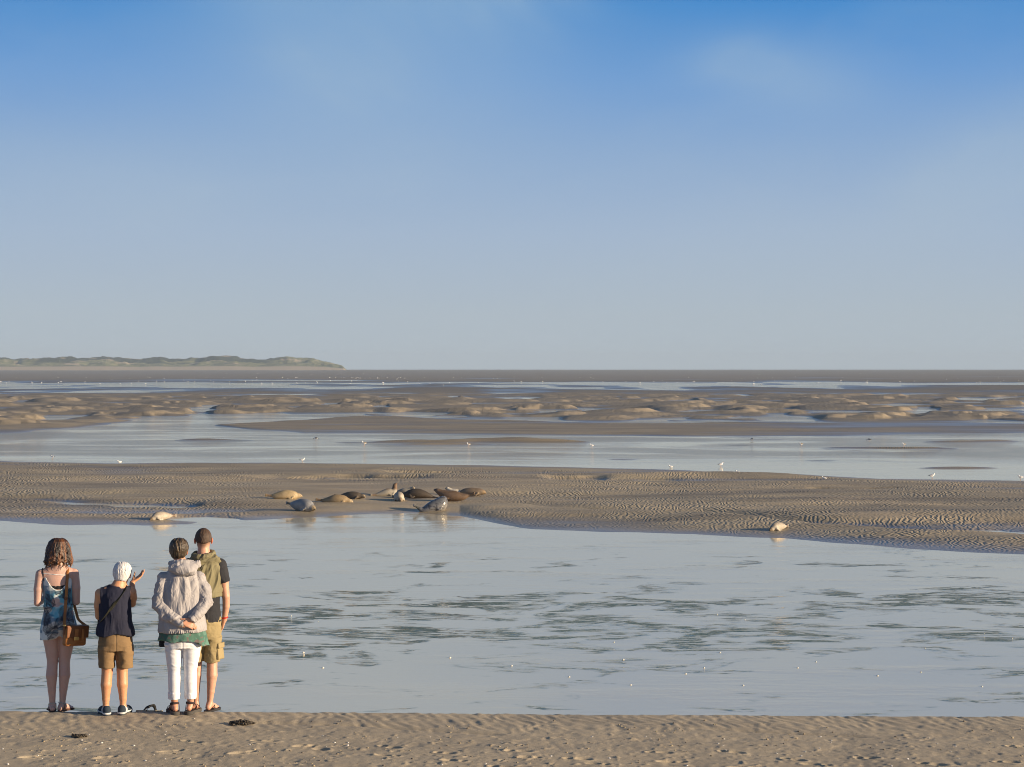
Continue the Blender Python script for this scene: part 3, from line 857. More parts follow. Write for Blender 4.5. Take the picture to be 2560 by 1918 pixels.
class Head:
    """the head: skull, face, ears; c is the middle of the head at eye height"""
    def __init__(s, c, yaw=0, pitch=0, tilt=0, size=1.0):
        s.c, s.s = np.array(c, np.float32), size
        s.r = rotm(0, 0, yaw) @ rotm(pitch, 0, 0) @ rotm(0, tilt, 0)
        s.at = xf(c, s.r, size)
    def e(s, f, c, r, k=0.015, rot=None):
        f.add(ell(s.at(c), np.array(r) * s.s, s.r if rot is None else s.r @ rot), k)
    def build(s, f, neck, nr=0.056):
        a, z = s.at, s.s
        s.e(f, (0, -0.010, 0.022), (0.076, 0.096, 0.091), 0.02)
        s.e(f, (0, 0.032, -0.036), (0.059, 0.060, 0.076), 0.03)
        f.add(cone(a((0, 0.054, -0.088)), a((0, 0.035, -0.080)), 0.024 * z, 0.040 * z), 0.02)
        f.add(cone(a((0, 0.088, 0.004)), a((0, 0.108, -0.028)), 0.008 * z, 0.0125 * z), 0.012)
        for q in (-1, 1):
            s.e(f, (q * 0.030, 0.078, 0.018), (0.024, 0.014, 0.008), 0.012)
            f.sub(ell(a((q * 0.031, 0.099, 0.002)), np.array((0.016, 0.012, 0.011)) * z, s.r), 0.01)
            s.e(f, (q * 0.031, 0.078, 0.001), (0.012, 0.012, 0.011), 0.002)
            s.e(f, (q * 0.084, -0.012, -0.006), (0.0080, 0.017, 0.029), 0.006, rotm(8, 0, q * 26))
            s.e(f, (q * 0.082, -0.002, -0.030), (0.007, 0.010, 0.012), 0.006)
        s.e(f, (0, 0.088, -0.058), (0.023, 0.010, 0.005), 0.006)
        s.e(f, (0, 0.086, -0.067), (0.019, 0.010, 0.006), 0.005)
        n = np.array(neck, np.float32)
        f.add(cone(a((0, -0.020, -0.050)), n, nr * 0.97, nr), 0.03)
        f.add(cone(n, n + np.array((0, 0, -0.05), np.float32), nr, nr * 1.15), 0.04)
    def loc(s, v):
        return ((v - s.c) @ s.r) / s.s
    def tint(s, tone, stubble=None):
        tone = np.array(tone, np.float32)
        def col(v, g):
            c = np.tile(tone, (len(v), 1))
            p = s.loc(v)
            near = np.linalg.norm(p, axis=1) < 0.16
            if stubble is not None:
                m = near[:, None] * sstep(p[:, 2] - 0.15 * p[:, 1] + 0.016 * np.cos(p[:, 0] * 70), -0.075, -0.025)[:, None] * sstep(-p[:, 1], -0.03, 0.01)[:, None]
                c = c * (1 - 0.75 * m) + np.array(stubble) * 0.75 * m
            ear = near & (np.abs(p[:, 0]) > 0.073) & (np.abs(p[:, 1]) < 0.03) & (p[:, 2] > -0.05) & (p[:, 2] < 0.03)
            c[ear] = tone * (1.12, 0.72, 0.62)  # redder tint stands in for light glowing through the ears
            lips = near & (np.abs(p[:, 0]) < 0.023) & (p[:, 1] > 0.088) & (np.abs(p[:, 2] + 0.0625) < 0.009)
            c[lips] = tone * (0.9, 0.5, 0.48)
            for q in (-1, 1):
                d = np.sqrt((p[:, 0] - q * 0.031) ** 2 + (p[:, 2] - 0.001) ** 2)
                c[near & (p[:, 1] > 0.07) & (d < 0.010)] = (0.7, 0.68, 0.64)
                c[near & (p[:, 1] > 0.07) & (d < 0.0055)] = (0.05, 0.035, 0.025)
                br = near & (p[:, 1] > 0.07) & (np.abs(p[:, 0] - q * 0.031) < 0.022) & (np.abs(p[:, 2] - 0.024) < 0.005)
                c[br] = c[br] * 0.35
            return c
        return col

def unit(v):
    v = np.array(v, np.float64)
    return v / (np.linalg.norm(v) + 1e-9)

def hand(f, wrist, d, pn, thumb_side, size=1.0, curl=(10, 14, 18, 22), spread=4.0, thumb=(48, 18), bend2=1.2):
    """palm, four fingers and a thumb; d along the fingers, pn out of the palm, thumb_side +1 or -1 along d x pn"""
    d = unit(d); pn = unit(np.array(pn) - d * np.dot(pn, d)); sx = np.cross(d, pn) * thumb_side
    W = np.array(wrist, float); z = size
    def rot(v, ax, deg):
        a = R(deg); ax = unit(ax)
        return v * math.cos(a) + np.cross(ax, v) * math.sin(a) + ax * np.dot(ax, v) * (1 - math.cos(a))
    offs = (0.027, 0.009, -0.009, -0.025)
    lens = ((0.041, 0.025, 0.019), (0.045, 0.028, 0.020), (0.041, 0.026, 0.019), (0.032, 0.020, 0.017))
    pal = (0.083, 0.086, 0.082, 0.074)
    for i in range(4):
        k0 = W + d * pal[i] * z + sx * offs[i] * z
        f.add(cone(W + sx * offs[i] * 0.6 * z + d * 0.008, k0, 0.0135 * z, 0.0108 * z), 0.012)
    f.add(cone(W + d * 0.025 * z + pn * 0.008 * z + sx * 0.016 * z, W + d * 0.05 * z + pn * 0.004 * z + sx * 0.02 * z, 0.014 * z, 0.010 * z), 0.012)
    for i in range(4):
        k0 = W + d * pal[i] * z + sx * offs[i] * z
        axc = np.cross(d, pn)
        fd = rot(d, pn, -spread * (1.5 - i) * thumb_side * -1)
        r = (0.0088, 0.0081, 0.0073, 0.0062)
        a = 0.0
        for j in range(3):
            a += curl[i] * (0.7 if j == 0 else bend2)
            dj = rot(fd, axc, a)
            k1 = k0 + dj * lens[i][j] * z
            f.add(cone(k0, k1, r[j] * z, r[j + 1] * z), 0.004)
            k0 = k1
    t0 = W + d * 0.022 * z + sx * 0.022 * z + pn * 0.006 * z
    td = unit(d * math.cos(R(thumb[0])) + sx * math.sin(R(thumb[0])) + pn * 0.25)
    for j, (ln, ra, rb) in enumerate(((0.042, 0.0135, 0.0105), (0.032, 0.0105, 0.0088), (0.026, 0.0090, 0.0066))):
        t1 = t0 + td * ln * z
        f.add(cone(t0, t1, ra * z, rb * z), 0.008 if j == 0 else 0.004)
        t0 = t1
        td = unit(td + d * 0.25 * math.sin(R(thumb[1])) + pn * 0.6 * math.sin(R(thumb[1])))

def foot(f, at, yaw, zf=0.0, side=1, z=1.0, ankle=0.03):
    a = xf((at[0], at[1], zf), rotm(0, 0, yaw), z)
    f.add(cone(a((0, -0.028, 0.033)), a((0, -0.036, 0.028)), 0.031 * z, 0.029 * z), 0.02)
    f.add(cone(a((0, -0.004, 0.052)), a((0.004 * side, 0.09, 0.022)), 0.032 * z, 0.026 * z), 0.02)
    f.add(cone(a((-0.020 * side, 0.105, 0.014)), a((0.024 * side, 0.09, 0.013)), 0.019 * z, 0.017 * z), 0.02)
    for i, (tx, ty, r) in enumerate(((-0.026, 0.165, 0.013), (-0.008, 0.166, 0.009), (0.006, 0.158, 0.0085), (0.019, 0.147, 0.008), (0.031, 0.134, 0.0075))):
        f.add(cone(a((tx * side * 0.8, ty - 0.06, 0.014)), a((tx * side, ty, 0.010)), r * 1.15 * z, r * z), 0.006)

def sole_prim(at, yaw, z0, z1, side=1, grow=0.0, z=1.0, toe=0.118):
    r = rotm(0, 0, yaw)
    def fn(X, Y, Z):
        x, y = X - at[0], Y - at[1]
        x, y = (r[0, 0] * x + r[1, 0] * y) / z, (r[0, 1] * x + r[1, 1] * y) / z
        t = np.clip((y + 0.042) / (toe + 0.042), 0, 1)
        cx = 0.004 * side * t - 0.010 * side * np.sin(np.pi * t) * 0.6
        rr = 0.033 + 0.012 * t - 0.005 * np.sin(np.pi * t)
        d2 = np.sqrt((x - cx) ** 2 + (y + 0.042 - t * (toe + 0.042)) ** 2) - rr - grow
        return np.maximum(d2 * z, np.maximum(Z - z1, z0 - Z))
    m = 0.26 * z
    return fn, np.array((at[0] - m, at[1] - m, z0)), np.array((at[0] + m, at[1] + m, z1))

def folds(sx, sy, sz, amp, seed, sharp=1.0, extra=0.0):
    """creases of cloth: ridged noise stretched along the drape"""
    def d(v, g):
        n1 = fbm3(v[:, 0] * sx, v[:, 1] * sy, v[:, 2] * sz, seed, 3)
        r = 1 - np.abs(n1) * 4.2
        n2 = fbm3(v[:, 0] * sx * 0.45, v[:, 1] * sy * 0.45, v[:, 2] * sz * 0.6, seed + 9, 2)
        o = amp * (0.62 * np.clip(r, -1, 1) * sharp + 1.6 * n2)
        if extra: o = o + extra * fbm3(v[:, 0] * 60, v[:, 1] * 60, v[:, 2] * 60, seed + 3, 2)
        return o
    return d

def hairdo(name, hd, cut, parent, mat, colour, inflate=0.013, shape=None, amp=0.006, freq=(34, 9), seed=1, extra=None, h=0.004, locks=0, lk=(0.03, 0.055, 0.0065)):
    c = hd.c
    f = Field(c - 0.20, c + 0.19, h)
    s = hd.s
    e0 = ell(hd.at((0, -0.010, 0.022)), np.array((0.076 + inflate, 0.096 + inflate, 0.091 + inflate)) * s, hd.r)
    f.add(e0, 0)
    f.add(ell(hd.at((0, -0.040, -0.030)), np.array((0.060 + inflate, 0.055 + inflate, 0.070)) * s, hd.r), 0.03)
    if shape: shape(f)
    def clipf(X, Y, Z):
        x, y, z = (X - c[0]) / s, (Y - c[1]) / s, (Z - c[2]) / s
        r = hd.r
        lx, ly, lz = (r[0, 0] * x + r[1, 0] * y + r[2, 0] * z, r[0, 1] * x + r[1, 1] * y + r[2, 1] * z, r[0, 2] * x + r[1, 2] * y + r[2, 2] * z)
        return cut(lx, ly, lz) * s
    f.clip(clipf)
    if extra: extra(f)
    rl = np.random.default_rng(seed + 1000)
    E = np.array((0.076, 0.096, 0.091)) + inflate
    for _ in range(locks):
        th = rl.uniform(-math.pi, math.pi); zz = rl.uniform(-0.95, 0.9)
        ln = rl.uniform(lk[0], lk[1]); sway = rl.uniform(-0.5, 0.5)
        pts = []
        for t in (0, 0.33, 0.66, 1.0):
            e = math.asin(max(-1, min(1, zz))) - t * ln / 0.09
            a_ = th + sway * t * 0.5
            up = 0.0015 + 0.002 * math.sin(t * 3.0) + (0.004 * max(0, t - 0.6) if rl.random() < 0.5 else 0)
            p = np.array((math.sin(a_) * math.cos(e) * (E[0] + up), -math.cos(a_) * math.cos(e) * (E[1] + up) - 0.010, math.sin(e) * (E[2] + up) + 0.022))
            if p[2] < -0.02: p[1] = max(p[1], -0.085 - inflate + 0.25 * (-0.02 - p[2])); 
            pts.append((p, lk[2] * (1 - 0.75 * t) + 0.0012))
        if all(cut(*q[0]) < 0.012 for q in pts):
            f.chain([(hd.at(q[0]), q[1] * s) for q in pts], 0.003)
    def strands(v):
        p = hd.loc(v)
        a = np.arctan2(p[:, 0], p[:, 1] + 0.02) * 3.0 + 1.2 * vnoise3(p[:, 0] * 12, p[:, 1] * 12, p[:, 2] * 12, seed)
        return a, p
    def disp(v, g):
        a, p = strands(v)
        return amp * (vnoise(a * freq[0] / 9, p[:, 2] * freq[1] + a, seed) * 1.3 + 0.9 * fbm3(p[:, 0] * 45, p[:, 1] * 45, p[:, 2] * 22, seed + 4, 2))
    base, hi = np.array(colour[0]), np.array(colour[1])
    def col(v, g):
        a, p = strands(v)
        t = np.clip(0.5 + 1.3 * fbm(a * freq[0] / 12, p[:, 2] * 7 + 2 * a, seed + 7, 3), 0, 1)[:, None]
        return base * (1 - t) + hi * t
    return solid(name, f, mat, parent, disp, col, 1)

def person_at(X, Y, zoff=0.0):
    return (X, Y, float(beach_h(np.array([X]), np.array([Y]), False)[0]) + zoff), -math.atan2(X, Y)

def root_person(o, pos, label, size=1.0):
    o.location, o.rotation_euler = pos[0], (0, 0, pos[1])
    tag(o, label, 'person', 'people watching the seals')
    o.scale = (size,) * 3

HM = 0.005
# ================================================== the young woman in the printed romper
def build_woman():
    f = Field((-0.34, -0.26, -0.02), (0.34, 0.42, 1.76), HM)
    hd = Head((0.005, 0.015, 1.585), yaw=2, pitch=-4, size=0.98)
    hd.build(f, (0.0, -0.008, 1.445), 0.052)
    f.add(loft([(0.76, 0.01, 0.0, 0.140, 0.105), (0.86, 0.01, -0.005, 0.156, 0.122), (0.94, 0.008, 0.0, 0.140, 0.105), (1.05, 0.006, 0.008, 0.118, 0.090), (1.18, 0.0, 0.008, 0.130, 0.098), (1.29, -0.004, 0.0, 0.142, 0.096), (1.37, -0.006, -0.004, 0.142, 0.076), (1.42, -0.004, -0.006, 0.095, 0.060), (1.45, 0, -0.006, 0.055, 0.05)]), 0.02)
    for s, cx in ((-1, 0.0), (1, -0.006)):
        f.add(cone((s * 0.08 - 0.004, -0.004, 1.400), (s * 0.158 - 0.006, 0, 1.366), 0.034, 0.045), 0.05)
    f.chain([((-0.168, 0, 1.365), 0.047), ((-0.186, -0.004, 1.22), 0.046), ((-0.194, 0.0, 1.085), 0.036), ((-0.165, 0.12, 1.085), 0.034), ((-0.115, 0.225, 1.115), 0.025)])
    f.chain([((0.156, 0, 1.365), 0.047), ((0.170, -0.004, 1.22), 0.046), ((0.176, 0.0, 1.085), 0.036), ((0.15, 0.12, 1.085), 0.034), ((0.105, 0.225, 1.115), 0.025)])
    hand(f, (-0.112, 0.23, 1.117), (0.75, 0.55, 0.15), (0.2, -0.3, 0.9), -1, 0.88, (24, 28, 32, 34))
    hand(f, (0.102, 0.23, 1.117), (-0.75, 0.55, 0.2), (-0.2, -0.3, 0.9), 1, 0.88, (24, 28, 32, 34))
    # legs
    f.chain([((-0.068, 0.0, 0.82), 0.092), ((-0.060, 0.004, 0.70), 0.078), ((-0.052, 0.0, 0.50), 0.052), ((-0.060, -0.016, 0.365), 0.055), ((-0.058, -0.010, 0.22), 0.039), ((-0.053, -0.004, 0.085), 0.029)], 0.03)
    f.chain([((0.088, 0.0, 0.82), 0.094), ((0.080, 0.004, 0.70), 0.082), ((0.062, 0.0, 0.50), 0.054), ((0.064, -0.016, 0.365), 0.055), ((0.052, -0.010, 0.22), 0.039), ((0.043, -0.004, 0.085), 0.029)], 0.03)
    foot(f, (-0.053, 0.0), 4, 0.012, -1, 0.95); foot(f, (0.043, 0.0), -38, 0.012, 1, 0.95)
    body = solid('person', f, M_SKIN, None, None, hd.tint((0.52, 0.335, 0.27)), 2)
    root_person(body, person_at(-4.46, 17.68), 'person with wavy brown hair in a blue printed romper, brown bag on the shoulder', 0.992)
    # romper: blue and white print with dark palm fronds
    g = Field((-0.26, -0.22, 0.68), (0.27, 0.22, 1.44), HM)
    g.add(loft([(0.74, 0.01, -0.004, 0.166, 0.128), (0.80, 0.01, -0.006, 0.170, 0.134), (0.87, 0.010, -0.008, 0.168, 0.138), (0.95, 0.008, -0.002, 0.152, 0.118), (1.03, 0.006, 0.005, 0.136, 0.104), (1.08, 0.004, 0.006, 0.136, 0.106), (1.18, 0.0, 0.008, 0.142, 0.110), (1.29, -0.004, 0.0, 0.152, 0.106), (1.37, -0.006, -0.004, 0.140, 0.082), (1.42, -0.004, -0.006, 0.12, 0.072)]), 0.0)
    for s in (-1, 1):
        g.add(cone((0.012 + s * 0.085, -0.004, 0.80), (0.012 + s * 0.086, -0.004, 0.70), 0.098, 0.094), 0.02)
    g.add(loft([(1.025, 0.006, 0.005, 0.142, 0.110), (1.045, 0.006, 0.005, 0.146, 0.113), (1.06, 0.006, 0.005, 0.140, 0.109)]), 0.01)
    def cutf(X, Y, Z):
        topb = 1.215 + 9.5 * X * X + 0.02 * np.abs(X)
        topf = 1.30 + 1.2 * X * X
        t = np.where(Y < 0.0, topb, topf)
        t = np.minimum(t, 1.385)
        hem = 0.735 - 0.10 * np.abs(X - 0.012) + 0.03 * np.exp(-((X - 0.012) / 0.03) ** 2)
        return np.maximum(Z - t, np.maximum(hem - Z, np.abs(X + 0.004) - 0.152 - np.maximum(0, 1.25 - Z) * 0.6))
    g.clip(cutf)
    g.sub(cone((0.012, -0.25, 0.70), (0.012, 0.25, 0.70), 0.012, 0.012), 0.02)
    fronds = [(-0.10, 0.86, 80), (-0.05, 0.80, 60), (0.10, 1.16, 100), (0.02, 1.20, 120), (-0.12, 1.03, 20), (0.06, 1.00, 70), (0.12, 0.86, 110), (-0.12, 0.93, 75), (0.02, 0.90, 40), (-0.09, 1.12, 140), (0.14, 0.98, 95)]
    def print_col(v, gr):
        x, y, z = v[:, 0], v[:, 1], v[:, 2]
        u = np.where(np.abs(gr[:, 0]) > 0.8, x + np.sign(x) * (y + 0.1) * 0.7, x)
        n0 = fbm(u * 9, z * 7, 71, 3); n1 = fbm(u * 6 + 3, z * 12, 75, 3)
        c = np.tile(np.array((0.62, 0.68, 0.68)), (len(v), 1))
        def lay(m, cc):
            nonlocal c
            m = np.clip(m, 0, 1)[:, None]; c = c * (1 - m) + np.array(cc) * m
        lay(sstep(n0, -0.12, 0.06), (0.14, 0.39, 0.51))
        lay(0.8 * sstep(n1, 0.24, 0.34), (0.55, 0.33, 0.26))
        lay(sstep(fbm(u * 5 - 8, z * 5, 79, 3), 0.15, 0.28), (0.62, 0.57, 0.50))
        lay(0.75 * sstep(fbm(u * 8, z * 26, 83, 2), 0.12, 0.2), (0.06, 0.16, 0.26))
        for (fx, fz, deg) in fronds:
            a = math.radians(deg); dxx, dzz = u - fx, z - fz
            s = dxx * math.cos(a) + dzz * math.sin(a); t = -dxx * math.sin(a) + dzz * math.cos(a)
            w_ = np.clip(0.052 * np.sin(np.clip((s + 0.09) / 0.18, 0, 1) * math.pi), 0, 1)
            inside = (np.abs(t) < w_) & (np.abs(s) < 0.09)
            st = np.sin((s - 0.7 * np.abs(t)) * 430)
            lay(np.where(inside & ((st > -0.25) | (np.abs(t) < 0.0035)), 0.95, 0.0), (0.018, 0.022, 0.032))
        trim = (z > 1.20 + 9.5 * x * x) & (y < 0.0)
        lay(np.where(trim & (z > 1.203 + 9.5 * x * x), 0.5, 0), (0.7, 0.72, 0.72))
        return c
    romper = solid('romper', g, cloth('printed_cotton', (1, 1, 1, 1), (0.9, 0.9, 0.9, 1), tint=True), body, folds(16, 16, 5, 0.0045, 5), print_col, 2)
    tagp = lambda o, l: tag(o, l)
    black = cloth('black_fabric', (0.014, 0.014, 0.017, 1))
    white = cloth('white_fabric', (0.72, 0.72, 0.72, 1))
    # shoulder straps, the white cross strap and the black top beneath
    def onback(x, z, o=0.004): return (x, min(f.back_y(x, z), g.back_y(x, z, 9.0)) - o, z)
    def over(x0, x1, z0):
        pts = [onback(x0 + (x1 - x0) * t, z0 + (1.405 - z0) * t, 0.003) for t in (0, .25, .5, .75, 0.92)]
        zt = pts[-1][2]
        return bez(pts + [(x1, 0.0, zt + 0.028), (x1, 0.05, zt - 0.01), (x1 * 0.98, f.front_y(x1, 1.33) + 0.004, 1.33), (x1 * 0.95, f.front_y(x1, 1.28) + 0.006, 1.27)], 34)
    bandobj('strap', [over(-0.132, -0.146, 1.30)], romper.data.materials[0] if False else black, body, 0.012, 0.004, (1, 0, 0))
    bandobj('strap', [over(0.085, 0.088, 1.30)], black, body, 0.012, 0.004, (1, 0, 0))
    bandobj('cross_strap', [bez([onback(x, 1.378 - 0.10 * (x + 0.145) , 0.004) for x in np.linspace(-0.145, 0.082, 9)], 26)], white, body, 0.008, 0.004, (0, 0, 1))
    bandobj('bra_band', [bez([(x, f.back_y(x, 1.238) - 0.002, 1.238 + 1.5 * x * x) for x in np.linspace(-0.09, 0.09, 11)], 30)], black, body, 0.036, 0.008, (0, 0, 1))
    # sandals: thin soles with an ankle strap
    tan = cloth('brown_leather_sandal', (0.12, 0.06, 0.035, 1))
    pale = cloth('silver_strap', (0.45, 0.42, 0.38, 1), rough=0.45)
    for sx, yw in ((-0.053, 4), (0.043, -38)):
        so = Field((sx - 0.22, -0.22, -0.012), (sx + 0.22, 0.24, 0.03), 0.004)
        so.add(sole_prim((sx, 0.0), yw, 0.0, 0.013, 1 if sx > 0 else -1, 0.004, 0.95), 0)
        sole = solid('sandal', so, tan, body)
        a = xf((sx, 0, 0.012), rotm(0, 0, yw))
        ring = [a((0.037 * math.cos(t), 0.0 + 0.041 * math.sin(t), 0.068 - 0.012 * math.sin(t))) for t in np.linspace(0, 2 * math.pi, 25)]
        bandobj('ankle_strap', [ring], pale, sole, 0.010, 0.004, (0, 0, 1))
        bandobj('toe_strap', [bez([a((-0.038, 0.09, 0.004)), a((-0.02, 0.085, 0.034)), a((0.0, 0.09, 0.042)), a((0.022, 0.085, 0.034)), a((0.042, 0.085, 0.004))], 16)], tan, sole, 0.012, 0.004, (0, 1, 0))
        [bandobj('heel_cord', [bez([a((q * 0.035, -0.03, 0.01)), a((q * 0.037, -0.012, 0.04)), a((q * 0.037, 0.0, 0.068))], 10)], tan, sole, 0.008, 0.004, (0, 1, 0)) for q in (-1, 1)]
    # hair: a wavy bob of separate locks, flicked out at the ends
    hf = Field((-0.19, -0.17, 1.40), (0.19, 0.16, 1.76), 0.004)
    hf.add(ell(hd.at((0, -0.016, 0.028)), (0.096, 0.110, 0.104), hd.r), 0)
    hf.add(loft([(1.49, -0.004, -0.035, 0.112, 0.078), (1.55, 0.0, -0.030, 0.114, 0.090), (1.61, 0.004, -0.02, 0.100, 0.094), (1.65, 0.004, -0.014, 0.086, 0.086)]), 0.03)
    rr = np.random.default_rng(5)
    for k in range(120):
        th = rr.uniform(-2.75, 2.75)            # 0 is the back of the head
        sn, cs = math.sin(th), -math.cos(th)
        if cs > 0.80: continue
        zl = 1.445 + 0.065 * rr.random() + (0.03 if abs(th) > 1.9 else 0) + 0.012 * math.cos(th * 2)
        flick = 0.025 + 0.06 * rr.random()
        rx0, ry0 = 0.092, 0.104
        pts = []
        for t in np.linspace(0, 1, 13):
            z = 1.695 - (1.695 - zl) * t
            w_ = 1.0 + 0.16 * math.sin(t * 10 + k) + 0.22 * t + (flick / 0.1) * max(0, t - 0.78) * 4.2
            q = th + (0.10 + 0.26 * t) * math.sin(t * 8 + k * 1.7)
            rad = np.interp(z, [1.45, 1.5, 1.56, 1.62, 1.68, 1.70], [1.20, 1.30, 1.22, 1.08, 0.80, 0.5])
            cu_ = 0.011 * t * (1.2 - 0.2 * t)
            z += cu_ * 0.6 * math.cos(t * 15 + k * 2.1)
            pts.append(((cu_ * math.sin(t * 15 + k * 2.1) + 0.005 + math.sin(q) * rx0 * rad * (0.86 + 0.14 * w_), -0.008 - math.cos(q) * ry0 * rad * 0.9 * (0.86 + 0.14 * w_), z), 0.0145 * (1 - 0.75 * t) + 0.0012))
        hf.chain(pts, 0.006)
    # open at the face
    def facecut(X, Y, Z):
        return np.where(Z < 1.66, (Y - 0.052) + 0.35 * np.maximum(0, 1.66 - Z) * 0 , (Y - 0.052) - (Z - 1.66) * 2.2) - np.maximum(0, np.abs(X) - 0.07) * 0.3
    hf.clip(facecut)
    def hcol(v, g_):
        p = v - np.array((0.005, -0.01, 1.6))
        a = np.arctan2(p[:, 0], -p[:, 1])
        t = np.clip(0.36 + 1.5 * fbm(a * 7, v[:, 2] * 8, 401, 3) + 0.9 * (1.60 - v[:, 2]), 0, 1)[:, None]
        return np.array((0.014, 0.0065, 0.004)) * (1 - t) + np.array((0.185, 0.070, 0.024)) * t
    hm = hair_mat('brown_hair', 0.42)
    wisps = []
    for k in range(150):
        th = rr.uniform(-2.4, 2.4); z0 = rr.uniform(1.46, 1.66)
        rad = np.interp(z0, [1.45, 1.5, 1.6, 1.68], [0.118, 0.125, 0.105, 0.08])
        p0 = np.array((0.005 + math.sin(th) * rad * 0.95, -0.012 - math.cos(th) * rad, z0))
        o = np.array((math.sin(th), -math.cos(th), 0.0))
        dn = rr.uniform(0.03, 0.07); ou = rr.uniform(0.004, 0.026)
        wisps.append(sweep(bez([p0 - o * 0.01, p0 + o * 0.008 + (0, 0, -dn * 0.5), p0 + o * ou + (rr.uniform(-0.01, 0.01), 0, -dn), p0 + o * (ou + 0.014) + (0, 0, -dn + 0.008)], 8), np.linspace(0.004, 0.001, 8), np.linspace(0.004, 0.001, 8), sides=4))
    for x0, x1 in ((-0.035, 0.015), (0.02, 0.055), (-0.015, -0.05)):
        wisps.append(sweep(bez([(x0, -0.03, 1.697), (0.6 * x0 + 0.4 * x1, -0.03, 1.722), (x1, -0.03, 1.712), (x1 * 1.2, -0.035, 1.69)], 12), 0.004, 0.004, sides=4))
    v, q, t = join(wisps)
    hair = solid('hair', hf, hm, body, lambda v, g_: 0.006 * fbm(np.arctan2(v[:, 0], -v[:, 1]) * 16 + 3 * vnoise3(v[:, 0] * 16, v[:, 1] * 16, v[:, 2] * 16, 6), v[:, 2] * 11, 403, 3), hcol, 1, (v, q, t, np.tile((0.11, 0.052, 0.022), (len(v), 1))))
    return body, f, g

woman, wf, wg = build_woman()

# her shoulder bag hangs from the right shoulder
def build_bag():
    bag = empty('shoulder_bag', *person_at(-4.46, 17.68))
    bag.scale = (0.992,) * 3
    tag(bag, 'tan leather satchel on a long strap, carried by the person in the printed romper', 'bag')
    lea = cloth('tan_leather', (0.38, 0.155, 0.045, 1), (0.30, 0.115, 0.032, 1), 12.0, 0.42, 160.0, 0.001)
    dark = cloth('dark_tan_leather', (0.20, 0.075, 0.026, 1), None, 12.0, 0.4, 160.0, 0.001)
    brass = material('brass')[0]
    brass.node_tree.nodes['Principled BSDF'].inputs['Base Color'].default_value = (0.60, 0.44, 0.18, 1)
    brass.node_tree.nodes['Principled BSDF'].inputs['Metallic'].default_value = 1.0
    brass.node_tree.nodes['Principled BSDF'].inputs['Roughness'].default_value = 0.3
    rt = rotm(0, 4, 27)
    c = np.array((0.160, -0.180, 0.775), np.float32)
    BS = 1.12
    A = lambda p: c + BS * (rt @ np.array(p, np.float32))
    def piece(name, ctr, size, mat, bev=0.008, parent=None):
        v, q, t = box_np((0, 0, 0), size, bev)
        v = BS * (v + np.array(ctr, np.float32)) @ rt.T + c
        return link(name, mesh_np(name, v, q, t), mat, parent or bag)
    piece('body', (0, 0, -0.008), (0.205, 0.070, 0.165), lea, 0.014)
    fl = piece('flap', (0.006, -0.040, 0.034), (0.212, 0.016, 0.106), dark, 0.007)
    piece('flap_top', (0.004, -0.004, 0.082), (0.212, 0.084, 0.016), dark, 0.007, fl)
    piece('clasp_strap', (-0.012, -0.053, 0.005), (0.036, 0.009, 0.115), lea, 0.004)
    piece('buckle', (-0.012, -0.059, -0.022), (0.046, 0.006, 0.030), brass, 0.0028)
    piece('clasp_strap', (0.050, -0.053, 0.005), (0.022, 0.009, 0.11), lea, 0.004)
    piece('side_tab', (-0.106, 0, 0.045), (0.010, 0.034, 0.075), dark, 0.004)
    piece('ring', (-0.108, 0, 0.088), (0.012, 0.040, 0.010), brass, 0.003)
    l_end = A((-0.106, 0, 0.085)); r_end = A((0.106, 0.0, 0.080))
    def sb(x, z, o=0.008): return (x, min(wf.back_y(x, z, 0.05), wg.back_y(x, z, 0.05)) - o, z)
    back = [tuple(l_end)] + [sb(0.062 + 0.031 * t, 0.89 + 0.50 * t, 0.012) for t in (0.12, 0.35, 0.55, 0.75, 0.9, 1.0)]
    path = back + [(0.094, -0.008, 1.428), (0.095, 0.045, 1.405)]
    front = [(0.100, wf.front_y(0.10, z, 0.09) + 0.010, z) for z in (1.33, 1.24)] + [(0.128, wg.front_y(0.12, 1.12, 0.1) + 0.006, 1.12), (0.160, 0.075, 1.03), (0.178, 0.02, 0.97), (0.200, -0.06, 0.91), tuple(r_end)]
    s = bandobj('strap', [bez(path + front, 80)], lea, bag, 0.028, 0.005, (1, 0.0, 0.08))
    bandobj('keeper', [[sb(0.077, z, 0.013) for z in (1.115, 1.14)]], dark, s, 0.034, 0.012, (1, 0, 0))
    return bag
build_bag()

